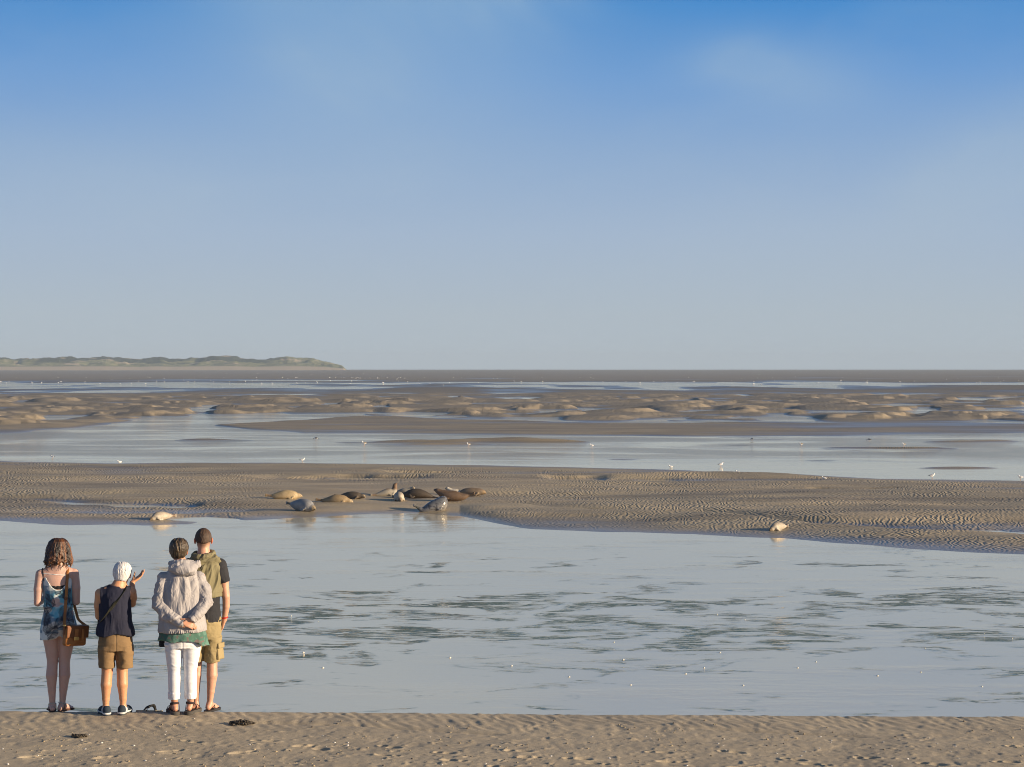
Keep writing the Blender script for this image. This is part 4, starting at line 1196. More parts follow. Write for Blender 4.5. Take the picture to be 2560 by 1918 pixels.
# ================================================== the white-haired person
def build_elder():
    f = Field((-0.30, -0.24, -0.02), (0.34, 0.44, 1.53), HM)
    hd = Head((0.066, 0.03, 1.385), yaw=-14, pitch=-8, tilt=4, size=0.98)
    hd.build(f, (0.022, -0.01, 1.262), 0.056)
    f.add(loft([(0.70, 0.0, 0, 0.14, 0.10), (0.80, 0.0, 0, 0.145, 0.11), (0.95, 0.0, 0.005, 0.138, 0.11), (1.10, -0.006, 0.004, 0.145, 0.105), (1.20, -0.004, -0.004, 0.150, 0.088), (1.255, 0.006, -0.008, 0.105, 0.066), (1.28, 0.015, -0.01, 0.06, 0.05)]), 0.02)
    # right arm raised, the palm turned up towards the seals
    f.add(cone((0.08, 0, 1.235), (0.150, 0.01, 1.205), 0.04, 0.050), 0.05)
    f.chain([((0.150, 0.01, 1.205), 0.052), ((0.160, 0.07, 1.140), 0.050), ((0.160, 0.155, 1.075), 0.040), ((0.164, 0.23, 1.17), 0.036), ((0.163, 0.285, 1.262), 0.026)])
    hand(f, (0.165, 0.288, 1.270), (0.72, 0.25, 0.48), (-0.45, -0.30, 0.80), -1, 0.98, (14, 12, 13, 16), -1.0, (40, 10))
    # left arm folded across the front
    f.add(cone((-0.08, 0, 1.230), (-0.150, 0.0, 1.200), 0.04, 0.046), 0.05)
    f.chain([((-0.152, 0.005, 1.20), 0.046), ((-0.166, 0.03, 1.08), 0.042), ((-0.160, 0.075, 0.965), 0.036), ((-0.09, 0.17, 0.985), 0.034), ((0.0, 0.205, 1.02), 0.026)])
    hand(f, (0.008, 0.207, 1.022), (0.9, 0.05, 0.15), (0, -1, 0.1), 1, 0.92, (16, 18, 20, 24))
    for s, kx, cx_, ax in ((-1, -0.080, -0.090, -0.093), (1, 0.064, 0.066, 0.072)):
        f.chain([((s * 0.07, 0, 0.70), 0.085), ((kx, 0.004, 0.44), 0.054), ((cx_, -0.016, 0.30), 0.053), ((ax + 0.0, -0.008, 0.16), 0.036), ((ax, -0.002, 0.085), 0.030)], 0.025)
        foot(f, (ax, 0.0), 14 if s < 0 else -20, 0.022, s, 0.93)
    body = solid('person', f, M_SKIN, None, None, hd.tint((0.56, 0.285, 0.150)), 2)
    pos = person_at(-3.85, 17.48)
    root_person(body, pos, 'short person with white hair in a navy sleeveless top and brown shorts, right hand raised', 0.982)
    # sleeveless top
    g = Field((-0.26, -0.22, 0.77), (0.26, 0.22, 1.33), HM)
    g.add(loft([(0.78, -0.004, -0.004, 0.186, 0.148), (0.84, -0.003, -0.004, 0.178, 0.142), (0.93, 0.0, -0.002, 0.160, 0.128), (1.05, -0.006, 0.0, 0.156, 0.122), (1.15, -0.008, -0.002, 0.156, 0.114), (1.21, -0.004, -0.006, 0.148, 0.096), (1.245, 0.004, -0.008, 0.125, 0.078), (1.275, 0.014, -0.010, 0.080, 0.066), (1.30, 0.018, -0.010, 0.070, 0.062)]), 0)
    for q_ in (-1, 1): g.add(cone((0.012 + q_ * 0.055, -0.006, 1.238), (0.002 + q_ * 0.150, 0.0, 1.200), 0.046, 0.062), 0.03)
    def cutm(X, Y, Z):
        neck = Z - (1.272 + 2.2 * (X - 0.018) ** 2 - 0.06 * np.clip(Y / 0.06, 0, 1))
        arm = np.minimum(np.abs(X) - 0.147, Z - 1.10)
        hem = 0.795 + 0.010 * np.sin(X * 22 + 1.0) - Z
        return np.maximum(np.maximum(neck, hem), arm - 0.0)
    g.clip(cutm)
    navy = cloth('navy_cotton', (0.016, 0.018, 0.038, 1), (0.022, 0.023, 0.042, 1))
    def fm(v, gr):
        drape = folds(13, 9, 4.5, 0.0075, 21)(v, gr)
        low = 0.008 * np.sin(v[:, 0] * 26 + 6 * v[:, 2] + 3 * vnoise(v[:, 0] * 6, v[:, 2] * 5, 4)) * sstep(-v[:, 2], -1.05, -0.85)
        return drape + low
    solid('sleeveless_top', g, navy, body, fm, None, 2)
    # shorts
    s_ = Field((-0.24, -0.2, 0.45), (0.24, 0.2, 0.86), HM)
    s_.add(loft([(0.64, 0.002, -0.004, 0.166, 0.128), (0.72, 0.0, -0.006, 0.166, 0.132), (0.78, 0.0, -0.002, 0.158, 0.124), (0.84, 0.0, 0, 0.152, 0.118)]), 0)
    s_.add(loft([(0.465, -0.084, -0.002, 0.081, 0.094), (0.56, -0.084, -0.002, 0.084, 0.104), (0.68, -0.082, -0.002, 0.088, 0.118)]), 0.012)
    s_.add(loft([(0.460, 0.091, -0.002, 0.083, 0.094), (0.56, 0.090, -0.002, 0.085, 0.104), (0.68, 0.084, -0.002, 0.088, 0.118)]), 0.012)
    s_.sub(cone((0.004, -0.2, 0.44), (0.004, 0.2, 0.44), 0.004, 0.004), 0.012)
    khaki = cloth('brown_cotton', (0.240, 0.155, 0.078, 1), (0.210, 0.134, 0.066, 1))
    def fs(v, gr):
        seam = -0.004 * np.exp(-((v[:, 0] - 0.003) / 0.006) ** 2) * (v[:, 1] < 0)
        return folds(7, 7, 13, 0.0055, 31)(v, gr) * (0.4 + 0.6 * sstep(-v[:, 2], -0.78, -0.66)) + seam
    shorts = solid('shorts', s_, khaki, body, fs, None, 2)
    # slip-on shoes: navy uppers, white rubber rims
    blue = cloth('navy_canvas', (0.030, 0.045, 0.065, 1)); wht = cloth('white_rubber', (0.72, 0.72, 0.70, 1), rough=0.5, weave=80.0)
    drk = cloth('grey_rubber', (0.06, 0.07, 0.08, 1), rough=0.6)
    for ax, yw, sd in ((-0.093, 14, -1), (0.072, -20, 1)):
        u = Field((ax - 0.2, -0.15, 0.0), (ax + 0.2, 0.24, 0.14), 0.004)
        a = xf((ax, 0, 0), rotm(0, 0, yw))
        u.add(cone(a((0, -0.030, 0.060)), a((0, -0.040, 0.038)), 0.036, 0.037), 0.01)
        u.add(cone(a((0, -0.02, 0.050)), a((0.003 * sd, 0.10, 0.036)), 0.038, 0.036), 0.02)
        u.add(ell(a((0.003 * sd, 0.105, 0.034)), (0.047, 0.066, 0.030), rotm(0, 0, yw)), 0.02)
        u.sub(cone(a((0, -0.01, 0.115)), a((0, 0.02, 0.13)), 0.033, 0.05), 0.006)
        u.clip(lambda X, Y, Z: 0.016 - Z)
        def shoecol(v, g_, a0=np.array((ax, 0.0, 0.0)), r0=rotm(0, 0, yw)):
            p = (v - a0) @ r0
            c = np.tile(np.array((1.0, 1.0, 1.0)), (len(v), 1))
            w_ = (np.abs(p[:, 0]) > 0.022) & (p[:, 1] > -0.030) & (p[:, 1] < 0.025) & (p[:, 2] < 0.09)
            c[w_] = (22, 15, 10.5)
            return c
        shoe = solid('shoe', u, cloth('navy_canvas_shoe', (0.030, 0.045, 0.065, 1), None, tint=True), body, None, shoecol, 1)
        w1 = Field((ax - 0.2, -0.15, -0.01), (ax + 0.2, 0.24, 0.05), 0.0035)
        w1.add(sole_prim((ax, 0), yw, 0.014, 0.030, sd, 0.009, 0.98), 0)
        solid('rim', w1, wht, shoe, None, None, 1)
        w2 = Field((ax - 0.2, -0.15, -0.02), (ax + 0.2, 0.24, 0.03), 0.0035)
        w2.add(sole_prim((ax, 0), yw, -0.004, 0.015, sd, 0.004, 0.98), 0)
        solid('sole', w2, drk, shoe, None, None, 1)
    hairdo('hair', hd, lambda x, y, z: np.maximum(-0.072 - z + 0.007 * np.sin(x * 170) * np.sin(x * 77 + 1) + 0.95 * np.maximum(y + 0.035, 0) + 0.035 * np.clip((np.abs(x) - 0.055) / 0.02, 0, 1) * (y > -0.05), y - 0.062 - 0.5 * np.maximum(z - 0.04, 0)), body, hair_mat('white_hair', 0.6), ((0.62, 0.60, 0.60), (0.86, 0.85, 0.86)), 0.009, amp=0.0025, freq=(70, 14), seed=31, locks=420, lk=(0.025, 0.05, 0.006))
    # dark crossbody strap, its pouch hanging at the front left hip
    cb = empty('crossbody_bag', pos[0], pos[1])
    cb.scale = (0.982,) * 3
    tag(cb, 'dark crossbody bag with its strap running across the back of the navy top', 'bag')
    olive = cloth('dark_olive_webbing', (0.022, 0.022, 0.014, 1))
    def bk(x, z): return (x, g.back_y(x, z, -0.05) - 0.009, z)
    def fr(x, z): return (x, g.front_y(x, z, 0.05) + 0.009, z)
    up = [bk(0.093 - 0.236 * t, 1.244 - 0.315 * t) for t in np.linspace(0, 1, 9)]
    path = [fr(0.05, 1.17), fr(0.085, 1.225), (0.098, -0.01, 1.268)] + up + [(-0.168, 0.01, 0.90), fr(-0.13, 0.885)]
    bandobj('strap', [bez(path, 60)], olive, cb, 0.030, 0.004, (0.75, 0, 0.66))
    bandobj('front_strap', [bez([fr(0.05, 1.17), fr(-0.01, 1.07), fr(-0.06, 0.98), fr(-0.09, 0.94)], 24)], olive, cb, 0.030, 0.004, (0.75, 0, 0.66))
    v, q, t = box_np((-0.10, g.front_y(-0.10, 0.88) + 0.035, 0.88), (0.15, 0.05, 0.12), 0.012)
    link('pouch', mesh_np('pouch', v, q, t), olive, cb)
build_elder()

# ================================================== the woman in the pale jacket
def build_jacket():
    f = Field((-0.34, -0.30, -0.02), (0.36, 0.24, 1.77), HM)
    hd = Head((-0.034, 0.03, 1.612), yaw=-6, pitch=-6, tilt=2, size=1.0)
    hd.build(f, (-0.012, -0.005, 1.47), 0.055)
    f.add(loft([(0.72, 0.0, 0, 0.155, 0.11), (0.88, 0.0, 0, 0.165, 0.12), (1.05, 0.0, 0.0, 0.15, 0.11), (1.25, 0.0, 0, 0.165, 0.11), (1.36, -0.004, 0, 0.165, 0.08), (1.43, -0.008, -0.004, 0.10, 0.062), (1.48, -0.01, -0.005, 0.058, 0.05)]), 0.02)
    f.chain([((-0.19, 0, 1.345), 0.050), ((-0.228, -0.05, 1.09), 0.040), ((-0.07, -0.165, 0.955), 0.032), ((0.005, -0.190, 0.928), 0.026)])
    f.chain([((0.175, 0, 1.345), 0.050), ((0.240, -0.055, 1.10), 0.040), ((0.13, -0.175, 0.985), 0.032), ((0.088, -0.205, 0.958), 0.026)])
    # the right hand holds the left at the small of the back
    hand(f, (0.010, -0.192, 0.926), (0.90, -0.16, -0.34), (0.10, 0.75, -0.50), 1, 0.92, (26, 30, 32, 34), 3, (30, 20))
    hand(f, (0.084, -0.207, 0.955), (-0.78, -0.20, -0.55), (-0.25, 0.85, 0.10), -1, 0.92, (34, 36, 38, 40), 3, (36, 20))
    for s, ax in ((-1, -0.076), (1, 0.080)):
        f.chain([((s * 0.08, 0, 0.72), 0.08), ((ax, 0, 0.46), 0.050), ((ax, -0.01, 0.30), 0.048), ((ax, -0.004, 0.15), 0.034), ((ax, -0.002, 0.105), 0.031)], 0.02)
        foot(f, (ax, 0.0), 12 if s < 0 else -26, 0.032, s, 0.97)
    body = solid('person', f, M_SKIN, None, None, hd.tint((0.54, 0.285, 0.185)), 2)
    root_person(body, person_at(-3.205, 17.50), 'person with hands clasped behind a pale grey hooded jacket, in white trousers', 0.985)
    # white trousers with turned-up cuffs
    t = Field((-0.25, -0.2, 0.14), (0.26, 0.2, 0.87), HM)
    t.add(loft([(0.66, 0.004, -0.004, 0.168, 0.128), (0.76, 0.004, -0.006, 0.178, 0.136), (0.85, 0.0, 0, 0.165, 0.125)]), 0)
    t.add(loft([(0.165, -0.078, -0.002, 0.052, 0.060), (0.30, -0.077, -0.012, 0.060, 0.068), (0.44, -0.078, -0.004, 0.066, 0.073), (0.58, -0.082, -0.002, 0.081, 0.094), (0.70, -0.086, -0.002, 0.094, 0.116)]), 0.015)
    t.add(loft([(0.165, 0.080, -0.002, 0.053, 0.060), (0.30, 0.079, -0.012, 0.062, 0.069), (0.44, 0.080, -0.004, 0.068, 0.074), (0.58, 0.086, -0.002, 0.083, 0.094), (0.70, 0.092, -0.002, 0.096, 0.116)]), 0.015)
    t.clip(lambda X, Y, Z: 0.17 - Z)
    wt = cloth('white_denim', (0.78, 0.775, 0.79, 1), (0.72, 0.715, 0.73, 1))
    def ft(v, g):
        amp = 0.35 + 0.9 * np.exp(-((v[:, 2] - 0.48) / 0.08) ** 2) + 0.9 * np.exp(-((v[:, 2] - 0.66) / 0.07) ** 2) + 0.5 * np.exp(-((v[:, 2] - 0.25) / 0.05) ** 2)
        return folds(7, 7, 15, 0.0040, 41)(v, g) * amp - 0.004 * np.exp(-((v[:, 0] - 0.002) / 0.006) ** 2) * (v[:, 1] < 0) * (v[:, 2] > 0.66)
    trousers = solid('trousers', t, wt, body, ft, None, 2)
    for cx in (-0.078, 0.080):
        c = Field((cx - 0.1, -0.1, 0.13), (cx + 0.1, 0.1, 0.25), 0.004)
        c.add(loft([(0.152, cx, -0.002, 0.0565, 0.066), (0.19, cx, -0.003, 0.059, 0.069), (0.218, cx, -0.005, 0.060, 0.070)]), 0)
        c.sub(loft([(0.12, cx, -0.002, 0.045, 0.053), (0.17, cx, -0.003, 0.046, 0.054)]), 0.004)
        solid('cuff', c, wt, trousers, folds(16, 16, 8, 0.0035, 47), None, 2)
    # green patterned shirt tails
    s = Field((-0.34, -0.26, 0.62), (0.36, 0.26, 0.92), HM)
    def shirt(X, Y, Z):
        a = np.arctan2(X - 0.008, -Y)
        fl = np.clip((0.87 - Z) / 0.17, 0, 1.2)
        rx = 0.205 + 0.048 * fl; ry = 0.150 + 0.030 * fl
        rip = 1 + 0.030 * fl * np.sin(a * 7 + 0.8) + 0.014 * fl * np.sin(a * 13 + 2)
        rho = np.sqrt(((X - 0.008) / (rx * rip)) ** 2 + (Y / (ry * rip)) ** 2)
        hem = 0.712 + 0.02 * np.cos(a * 1.0) - 0.045 * sstep(X, 0.13, 0.22) + 0.006 * np.sin(a * 5 + 1) + 0.02 * sstep(-X, 0.1, 0.2)
        return np.maximum((rho - 1) * 0.15, np.maximum(hem - Z, Z - 0.90))
    s.add((shirt, np.array((-0.33, -0.25, 0.63)), np.array((0.35, 0.25, 0.91))), 0)
    s.sub((lambda X, Y, Z: np.maximum((np.sqrt((X / 0.185) ** 2 + (Y / 0.142) ** 2) - 1) * 0.14, Z - 0.80), np.array((-0.2, -0.16, 0.6)), np.array((0.2, 0.16, 0.80))), 0.006)
    def gcol(v, g):
        n0 = fbm(v[:, 0] * 26 + v[:, 1] * 9, v[:, 2] * 30, 505, 3); n1 = fbm(v[:, 0] * 40, v[:, 2] * 44, 509, 2)
        c = np.tile(np.array((0.075, 0.165, 0.125)), (len(v), 1))
        m = sstep(n0, 0.02, 0.2)[:, None]; c = c * (1 - m) + np.array((0.12, 0.235, 0.19)) * m
        m = (0.8 * sstep(n1, 0.2, 0.33))[:, None]; c = c * (1 - m) + np.array((0.19, 0.12, 0.115)) * m
        return c
    solid('shirt', s, cloth('green_print', (1, 1, 1, 1), (0.85, 0.85, 0.85, 1), tint=True), body, folds(14, 12, 6, 0.003, 51), gcol, 2)
    # jacket
    j = Field((-0.36, -0.32, 0.79), (0.38, 0.24, 1.56), HM)
    j.add(loft([(0.815, 0.004, -0.006, 0.236, 0.168), (0.835, 0.004, -0.006, 0.240, 0.172), (0.93, 0.004, -0.006, 0.232, 0.166), (1.08, 0.0, -0.006, 0.206, 0.152), (1.22, -0.004, -0.004, 0.196, 0.146), (1.33, -0.006, -0.004, 0.186, 0.120), (1.40, -0.008, -0.006, 0.150, 0.092), (1.455, -0.010, -0.006, 0.088, 0.078), (1.48, -0.010, -0.006, 0.072, 0.07)]), 0)
    j.chain([((-0.170, 0, 1.335), 0.072), ((-0.206, -0.03, 1.22), 0.070), ((-0.226, -0.058, 1.095), 0.066), ((-0.155, -0.125, 1.005), 0.058), ((-0.06, -0.176, 0.952), 0.050), ((-0.005, -0.192, 0.930), 0.043)], 0.03)
    j.chain([((0.155, 0, 1.335), 0.072), ((0.205, -0.03, 1.23), 0.070), ((0.236, -0.060, 1.110), 0.066), ((0.180, -0.135, 1.035), 0.056), ((0.130, -0.182, 0.990), 0.048), ((0.100, -0.202, 0.968), 0.042)], 0.03)
    j.sub(cone((0.004, -0.194, 0.929), (0.06, -0.21, 0.91), 0.030, 0.030), 0.004)
    j.sub(cone((0.093, -0.204, 0.963), (0.05, -0.215, 0.93), 0.030, 0.030), 0.004)
    lilac = cloth('pale_grey_nylon', (0.385, 0.362, 0.362, 1), (0.345, 0.325, 0.327, 1), 5.0, 0.62, 500.0, 0.001)
    nt = lilac.node_tree; pn = nt.nodes['Principled BSDF']; old = pn.inputs['Normal'].links[0].from_socket
    tc = nt.nodes.new('ShaderNodeTexCoord'); mp = nt.nodes.new('ShaderNodeMapping'); mp.inputs['Scale'].default_value = (11, 11, 5.5)
    nz = nt.nodes.new('ShaderNodeTexNoise'); nz.inputs['Scale'].default_value = 1.0; nz.inputs['Detail'].default_value = 2.0; nz.inputs['Distortion'].default_value = 0.7
    m1_ = nt.nodes.new('ShaderNodeMath'); m1_.operation = 'SUBTRACT'; m1_.inputs[1].default_value = 0.5
    m2_ = nt.nodes.new('ShaderNodeMath'); m2_.operation = 'ABSOLUTE'
    bp = nt.nodes.new('ShaderNodeBump'); bp.inputs['Distance'].default_value = 0.034; bp.inputs['Strength'].default_value = 0.9
    for a_, b_ in ((tc.outputs['Object'], mp.inputs[0]), (mp.outputs[0], nz.inputs['Vector']), (nz.outputs[0], m1_.inputs[0]), (m1_.outputs[0], m2_.inputs[0]), (m2_.outputs[0], bp.inputs['Height']), (old, bp.inputs['Normal']), (bp.outputs[0], pn.inputs['Normal'])):
        nt.links.new(a_, b_)
    def fj(v, g):
        x, y, z = v[:, 0], v[:, 1], v[:, 2]
        arm = np.clip(sstep(np.abs(x), 0.17, 0.21) * sstep(z, 0.98, 1.08) + sstep(-y, 0.150, 0.185) * (z < 1.08), 0, 1)
        # long creases spreading down from the yoke
        u = x / (0.35 + 0.9 * (1.5 - z)); n1 = fbm3(u * 15 + 4 * vnoise(x * 4, z * 3, 61), y * 6, z * 3.6, 63, 3)
        tri = lambda a: np.abs((a % 2.0) - 1.0) * 2 - 1
        wx = 0.55 * vnoise3(x * 3.2, y * 3, z * 2.4, 61)
        m1, m2, m3 = (np.clip(0.5 + 1.7 * vnoise3(x * 5 + k, y * 4, z * 3.2, 160 + k), 0.05, 1.2) for k in range(3))
        fan = (x - 0.004) / (0.32 + 0.75 * np.clip(1.42 - z, 0, 1))
        bodyf = 0.0062 * np.clip(1 - np.abs(n1) * 5.0, -1, 1) * m3 + 0.0085 * m1 * tri(fan * 8.0 + 5.0 * wx + 0.4) + 0.0060 * m2 * tri(x * 11 + (z - 1.2) * 6 + 6.0 * wx) + 0.014 * fbm3(u * 6, y * 4, z * 3, 67, 2)
        n2 = fbm3(x * 11, y * 11, z * 21 + np.sign(x) * x * 14, 71, 3)
        sg = np.sign(x)
        armf = 0.0045 * np.clip(1 - np.abs(n2) * 4.4, -1, 1) + 0.0075 * m1 * tri(z * 20 + sg * x * 9 + 5.0 * wx) + 0.0060 * m2 * tri(z * 12 - sg * x * 15 + y * 9 + 6.0 * wx) + 0.010 * fbm3(x * 8, y * 8, z * 9, 73, 2)
        gather = 0.003 * np.sin(np.arctan2(x, -y) * 60 + 3 * vnoise(x * 20, z * 10, 77)) * sstep(-z, -0.85, -0.83)
        yoke = -0.003 * np.exp(-((z - 1.335 + 0.35 * x * x) / 0.006) ** 2) * (y < 0)
        return bodyf * (1 - arm) * sstep(-z, -1.42, -1.30) + armf * arm + gather + yoke
    jacket = solid('jacket', j, lilac, body, fj, None, 2)
    # the hood lies folded on the shoulders
    h_ = Field((-0.26, -0.27, 1.34), (0.27, 0.16, 1.60), HM)
    h_.add(ell((0.004, -0.100, 1.450), (0.146, 0.066, 0.062), rotm(-30, 0, 0)), 0)
    h_.add(ell((0.020, -0.122, 1.425), (0.120, 0.060, 0.050), rotm(-38, 6, 0)), 0.02)
    ring = [(-0.010 + 0.108 * math.sin(t), -0.015 - 0.100 * math.cos(t), 1.490 + 0.018 * math.cos(t) - 0.02 * (math.cos(t) < -0.5)) for t in np.linspace(-2.5, 2.5, 17)]
    h_.chain([(p, 0.030 - 0.006 * abs(t)) for p, t in zip(ring, np.linspace(-2.5, 2.5, 17))], 0.02)
    h_.add(cone((-0.05, -0.135, 1.470), (0.15, -0.085, 1.485), 0.026, 0.034), 0.012)
    h_.sub(ell((-0.012, -0.018, 1.545), (0.082, 0.078, 0.075)), 0.012)
    def fh(v, g):
        n1 = fbm3(v[:, 0] * 9 - v[:, 2] * 6, v[:, 1] * 12, v[:, 2] * 24 + v[:, 0] * 7, 81, 3)
        tri = lambda a: np.abs((a % 2.0) - 1.0) * 2 - 1
        return 0.008 * tri(v[:, 2] * 30 - v[:, 0] * 9 + 2.5 * vnoise3(v[:, 0] * 7, v[:, 1] * 7, v[:, 2] * 7, 83)) * np.clip(0.5 + 1.5 * n1, 0.1, 1) + 0.008 * fbm3(v[:, 0] * 10, v[:, 1] * 10, v[:, 2] * 14, 85, 2)
    solid('hood', h_, lilac, jacket, fh, None, 2)
    # walking sandals
    dk = cloth('dark_brown_webbing', (0.055, 0.036, 0.036, 1)); so_ = cloth('grey_sole', (0.085, 0.078, 0.070, 1))
    for ax, yw, sd in ((-0.076, 12, -1), (0.080, -26, 1)):
        w1 = Field((ax - 0.22, -0.16, -0.02), (ax + 0.22, 0.26, 0.06), 0.004)
        w1.add(sole_prim((ax, 0), yw, 0.0, 0.033, sd, 0.010, 1.0), 0)
        sandal = solid('sandal', w1, so_, body, None, None, 1)
        a = xf((ax, 0, 0.032), rotm(0, 0, yw))
        bandobj('ankle_strap', [[a((0.042 * math.cos(q), -0.002 + 0.045 * math.sin(q), 0.074 - 0.010 * math.sin(q))) for q in np.linspace(0, 2 * math.pi, 25)]], dk, sandal, 0.022, 0.006, (0, 0, 1))
        bandobj('instep_strap', [bez([a((-0.046, 0.06, 0.0)), a((-0.036, 0.058, 0.035)), a((0.0, 0.06, 0.062)), a((0.038, 0.058, 0.035)), a((0.047, 0.06, 0.0))], 20)], dk, sandal, 0.026, 0.006, (0, 1, 0))
        bandobj('toe_strap', [bez([a((-0.052, 0.112, 0.0)), a((-0.04, 0.112, 0.028)), a((0.0, 0.112, 0.040)), a((0.04, 0.108, 0.028)), a((0.052, 0.105, 0.0))], 20)], dk, sandal, 0.022, 0.006, (0, 1, 0))
        [bandobj('side_strap', [bez([a((q * 0.043, -0.004, 0.075)), a((q * 0.045, -0.012, 0.04)), a((q * 0.042, -0.03, 0.0))], 12)], dk, sandal, 0.020, 0.006, (0, 1, 0)) for q in (-1, 1)]
    # short hair, brushed over
    hairdo('hair', hd, lambda x, y, z: np.maximum(-0.082 - z + 1.0 * np.maximum(y + 0.04, 0) + 0.02 * np.clip((np.abs(x) - 0.055) / 0.02, 0, 1), y - 0.070 - 0.5 * np.maximum(z - 0.04, 0)), body, hair_mat('short_brown_hair', 0.42), ((0.020, 0.014, 0.009), (0.115, 0.078, 0.044)), 0.011, amp=0.004, freq=(40, 12), seed=61, locks=420, lk=(0.04, 0.08, 0.0065))
    # a dark pouch at the left hip, its corner showing below the jacket
    hb_ = empty('hip_bag', person_at(-3.205, 17.50)[0], person_at(-3.205, 17.50)[1])
    hb_.scale = (0.985,) * 3
    tag(hb_, 'black pouch showing below the left side of the pale jacket', 'bag')
    v, q, tr = box_np((-0.190, 0.105, 0.725), (0.075, 0.05, 0.15), 0.01)
    blk = cloth('black_nylon', (0.02, 0.02, 0.026, 1))
    link('pouch', mesh_np('pouch', v, q, tr), blk, hb_)
    bandobj('strap', [bez([(-0.215, 0.10, 0.79), (-0.236, 0.06, 0.88), (-0.228, 0.05, 0.98), (-0.20, 0.08, 1.1), (-0.12, 0.15, 1.25), (0.0, 0.14, 1.36)], 40)], blk, hb_, 0.022, 0.004, (0, 1, 0.2))
build_jacket()

# ================================================== the tall boy
def build_boy():
    f = Field((-0.32, -0.24, -0.02), (0.32, 0.30, 1.88), HM)
    hd = Head((-0.031, 0.02, 1.735), yaw=2, pitch=-5, size=1.02)
    hd.build(f, (-0.028, -0.008, 1.585), 0.058)
    f.add(loft([(0.80, -0.01, 0, 0.14, 0.10), (0.93, -0.015, 0, 0.145, 0.10), (1.08, -0.018, 0.0, 0.135, 0.095), (1.28, -0.020, 0, 0.155, 0.105), (1.45, -0.024, -0.004, 0.165, 0.090), (1.53, -0.026, -0.006, 0.115, 0.065), (1.59, -0.028, -0.006, 0.062, 0.055)]), 0.02)
    f.chain([((0.150, 0, 1.465), 0.052), ((0.176, -0.008, 1.32), 0.046), ((0.196, -0.012, 1.16), 0.038), ((0.198, 0.015, 1.06), 0.036), ((0.182, 0.05, 0.915), 0.026)])
    hand(f, (0.180, 0.052, 0.908), (-0.24, 0.25, -0.92), (-0.9, -0.1, 0.2), 1, 0.98, (10, 10, 12, 12), 2, (20, 8))
    f.chain([((-0.195, 0, 1.465), 0.052), ((-0.222, 0.0, 1.32), 0.046), ((-0.235, 0.0, 1.16), 0.038), ((-0.230, 0.06, 1.02), 0.034), ((-0.215, 0.11, 0.915), 0.026)])
    hand(f, (-0.214, 0.113, 0.908), (0.05, 0.30, -0.95), (0.9, 0.2, 0.05), -1, 0.98, (16, 18, 20, 22))
    f.chain([((0.055, 0, 0.85), 0.09), ((0.062, 0.004, 0.62), 0.068), ((0.056, 0.004, 0.49), 0.053), ((0.056, -0.018, 0.36), 0.054), ((0.044, -0.010, 0.20), 0.038), ((0.034, -0.004, 0.085), 0.029)], 0.025)
    f.chain([((-0.085, 0, 0.85), 0.09), ((-0.096, 0.02, 0.62), 0.066), ((-0.096, 0.03, 0.49), 0.050), ((-0.102, 0.015, 0.36), 0.050), ((-0.104, 0.03, 0.20), 0.036), ((-0.106, 0.035, 0.085), 0.029)], 0.025)
    foot(f, (0.034, 0.0), -26, 0.010, 1, 1.02); foot(f, (-0.106, 0.04), 4, 0.010, -1, 1.02)
    body = solid('person', f, M_SKIN, None, None, hd.tint((0.56, 0.315, 0.215), (0.13, 0.085, 0.055)), 2)
    root_person(body, person_at(-3.035, 17.88, 0.02), 'tall person with cropped brown hair, olive hoodie over the shoulders and khaki cargo shorts', 0.976)
    # dark T-shirt
    t = Field((-0.31, -0.2, 0.88), (0.29, 0.2, 1.62), HM)
    t.add(loft([(0.90, -0.018, 0, 0.165, 0.124), (0.98, -0.018, 0, 0.162, 0.120), (1.10, -0.020, 0, 0.154, 0.114), (1.28, -0.022, 0, 0.170, 0.120), (1.42, -0.024, -0.004, 0.178, 0.108), (1.50, -0.026, -0.006, 0.150, 0.084), (1.56, -0.028, -0.006, 0.082, 0.070), (1.58, -0.028, -0.006, 0.072, 0.066)]), 0)
    t.add(cone((0.130, 0, 1.480), (0.184, -0.006, 1.28), 0.070, 0.062), 0.03)
    t.add(cone((-0.176, 0, 1.480), (-0.228, 0.0, 1.28), 0.070, 0.062), 0.03)
    t.clip(lambda X, Y, Z: np.maximum(0.905 - Z + 0.004 * np.sin(X * 22), np.minimum(np.abs(X + 0.022) - 0.168, 1.300 - Z + 0.3 * (np.abs(X + 0.022) - 0.2))))
    tee = cloth('dark_grey_cotton', (0.024, 0.025, 0.030, 1), (0.032, 0.032, 0.037, 1))
    solid('t_shirt', t, tee, body, folds(12, 12, 8, 0.006, 91), None, 2)
    # khaki cargo shorts
    s = Field((-0.27, -0.2, 0.47), (0.25, 0.22, 0.99), HM)
    s.add(loft([(0.74, -0.014, 0.0, 0.176, 0.128), (0.82, -0.014, -0.004, 0.172, 0.128), (0.90, -0.015, 0, 0.160, 0.118), (0.97, -0.016, 0, 0.155, 0.112)]), 0)
    s.add(loft([(0.495, 0.050, 0.0, 0.080, 0.090), (0.62, 0.060, 0.0, 0.090, 0.104), (0.76, 0.070, -0.002, 0.096, 0.118)]), 0.015)
    s.add(loft([(0.49, -0.112, 0.02, 0.078, 0.090), (0.62, -0.108, 0.014, 0.086, 0.102), (0.76, -0.100, 0.0, 0.094, 0.118)]), 0.015)
    s.clip(lambda X, Y, Z: 0.502 - Z - 0.006 * np.sin(X * 40))
    kh = cloth('khaki_cotton', (0.345, 0.270, 0.140, 1), (0.30, 0.235, 0.12, 1))
    fsh = lambda v, g: folds(9, 9, 13, 0.0075, 101, extra=0.002)(v, g)
    sh = solid('cargo_shorts', s, kh, body, fsh, None, 2)
    pk = Field((0.04, -0.12, 0.48), (0.24, 0.10, 0.74), 0.0045)
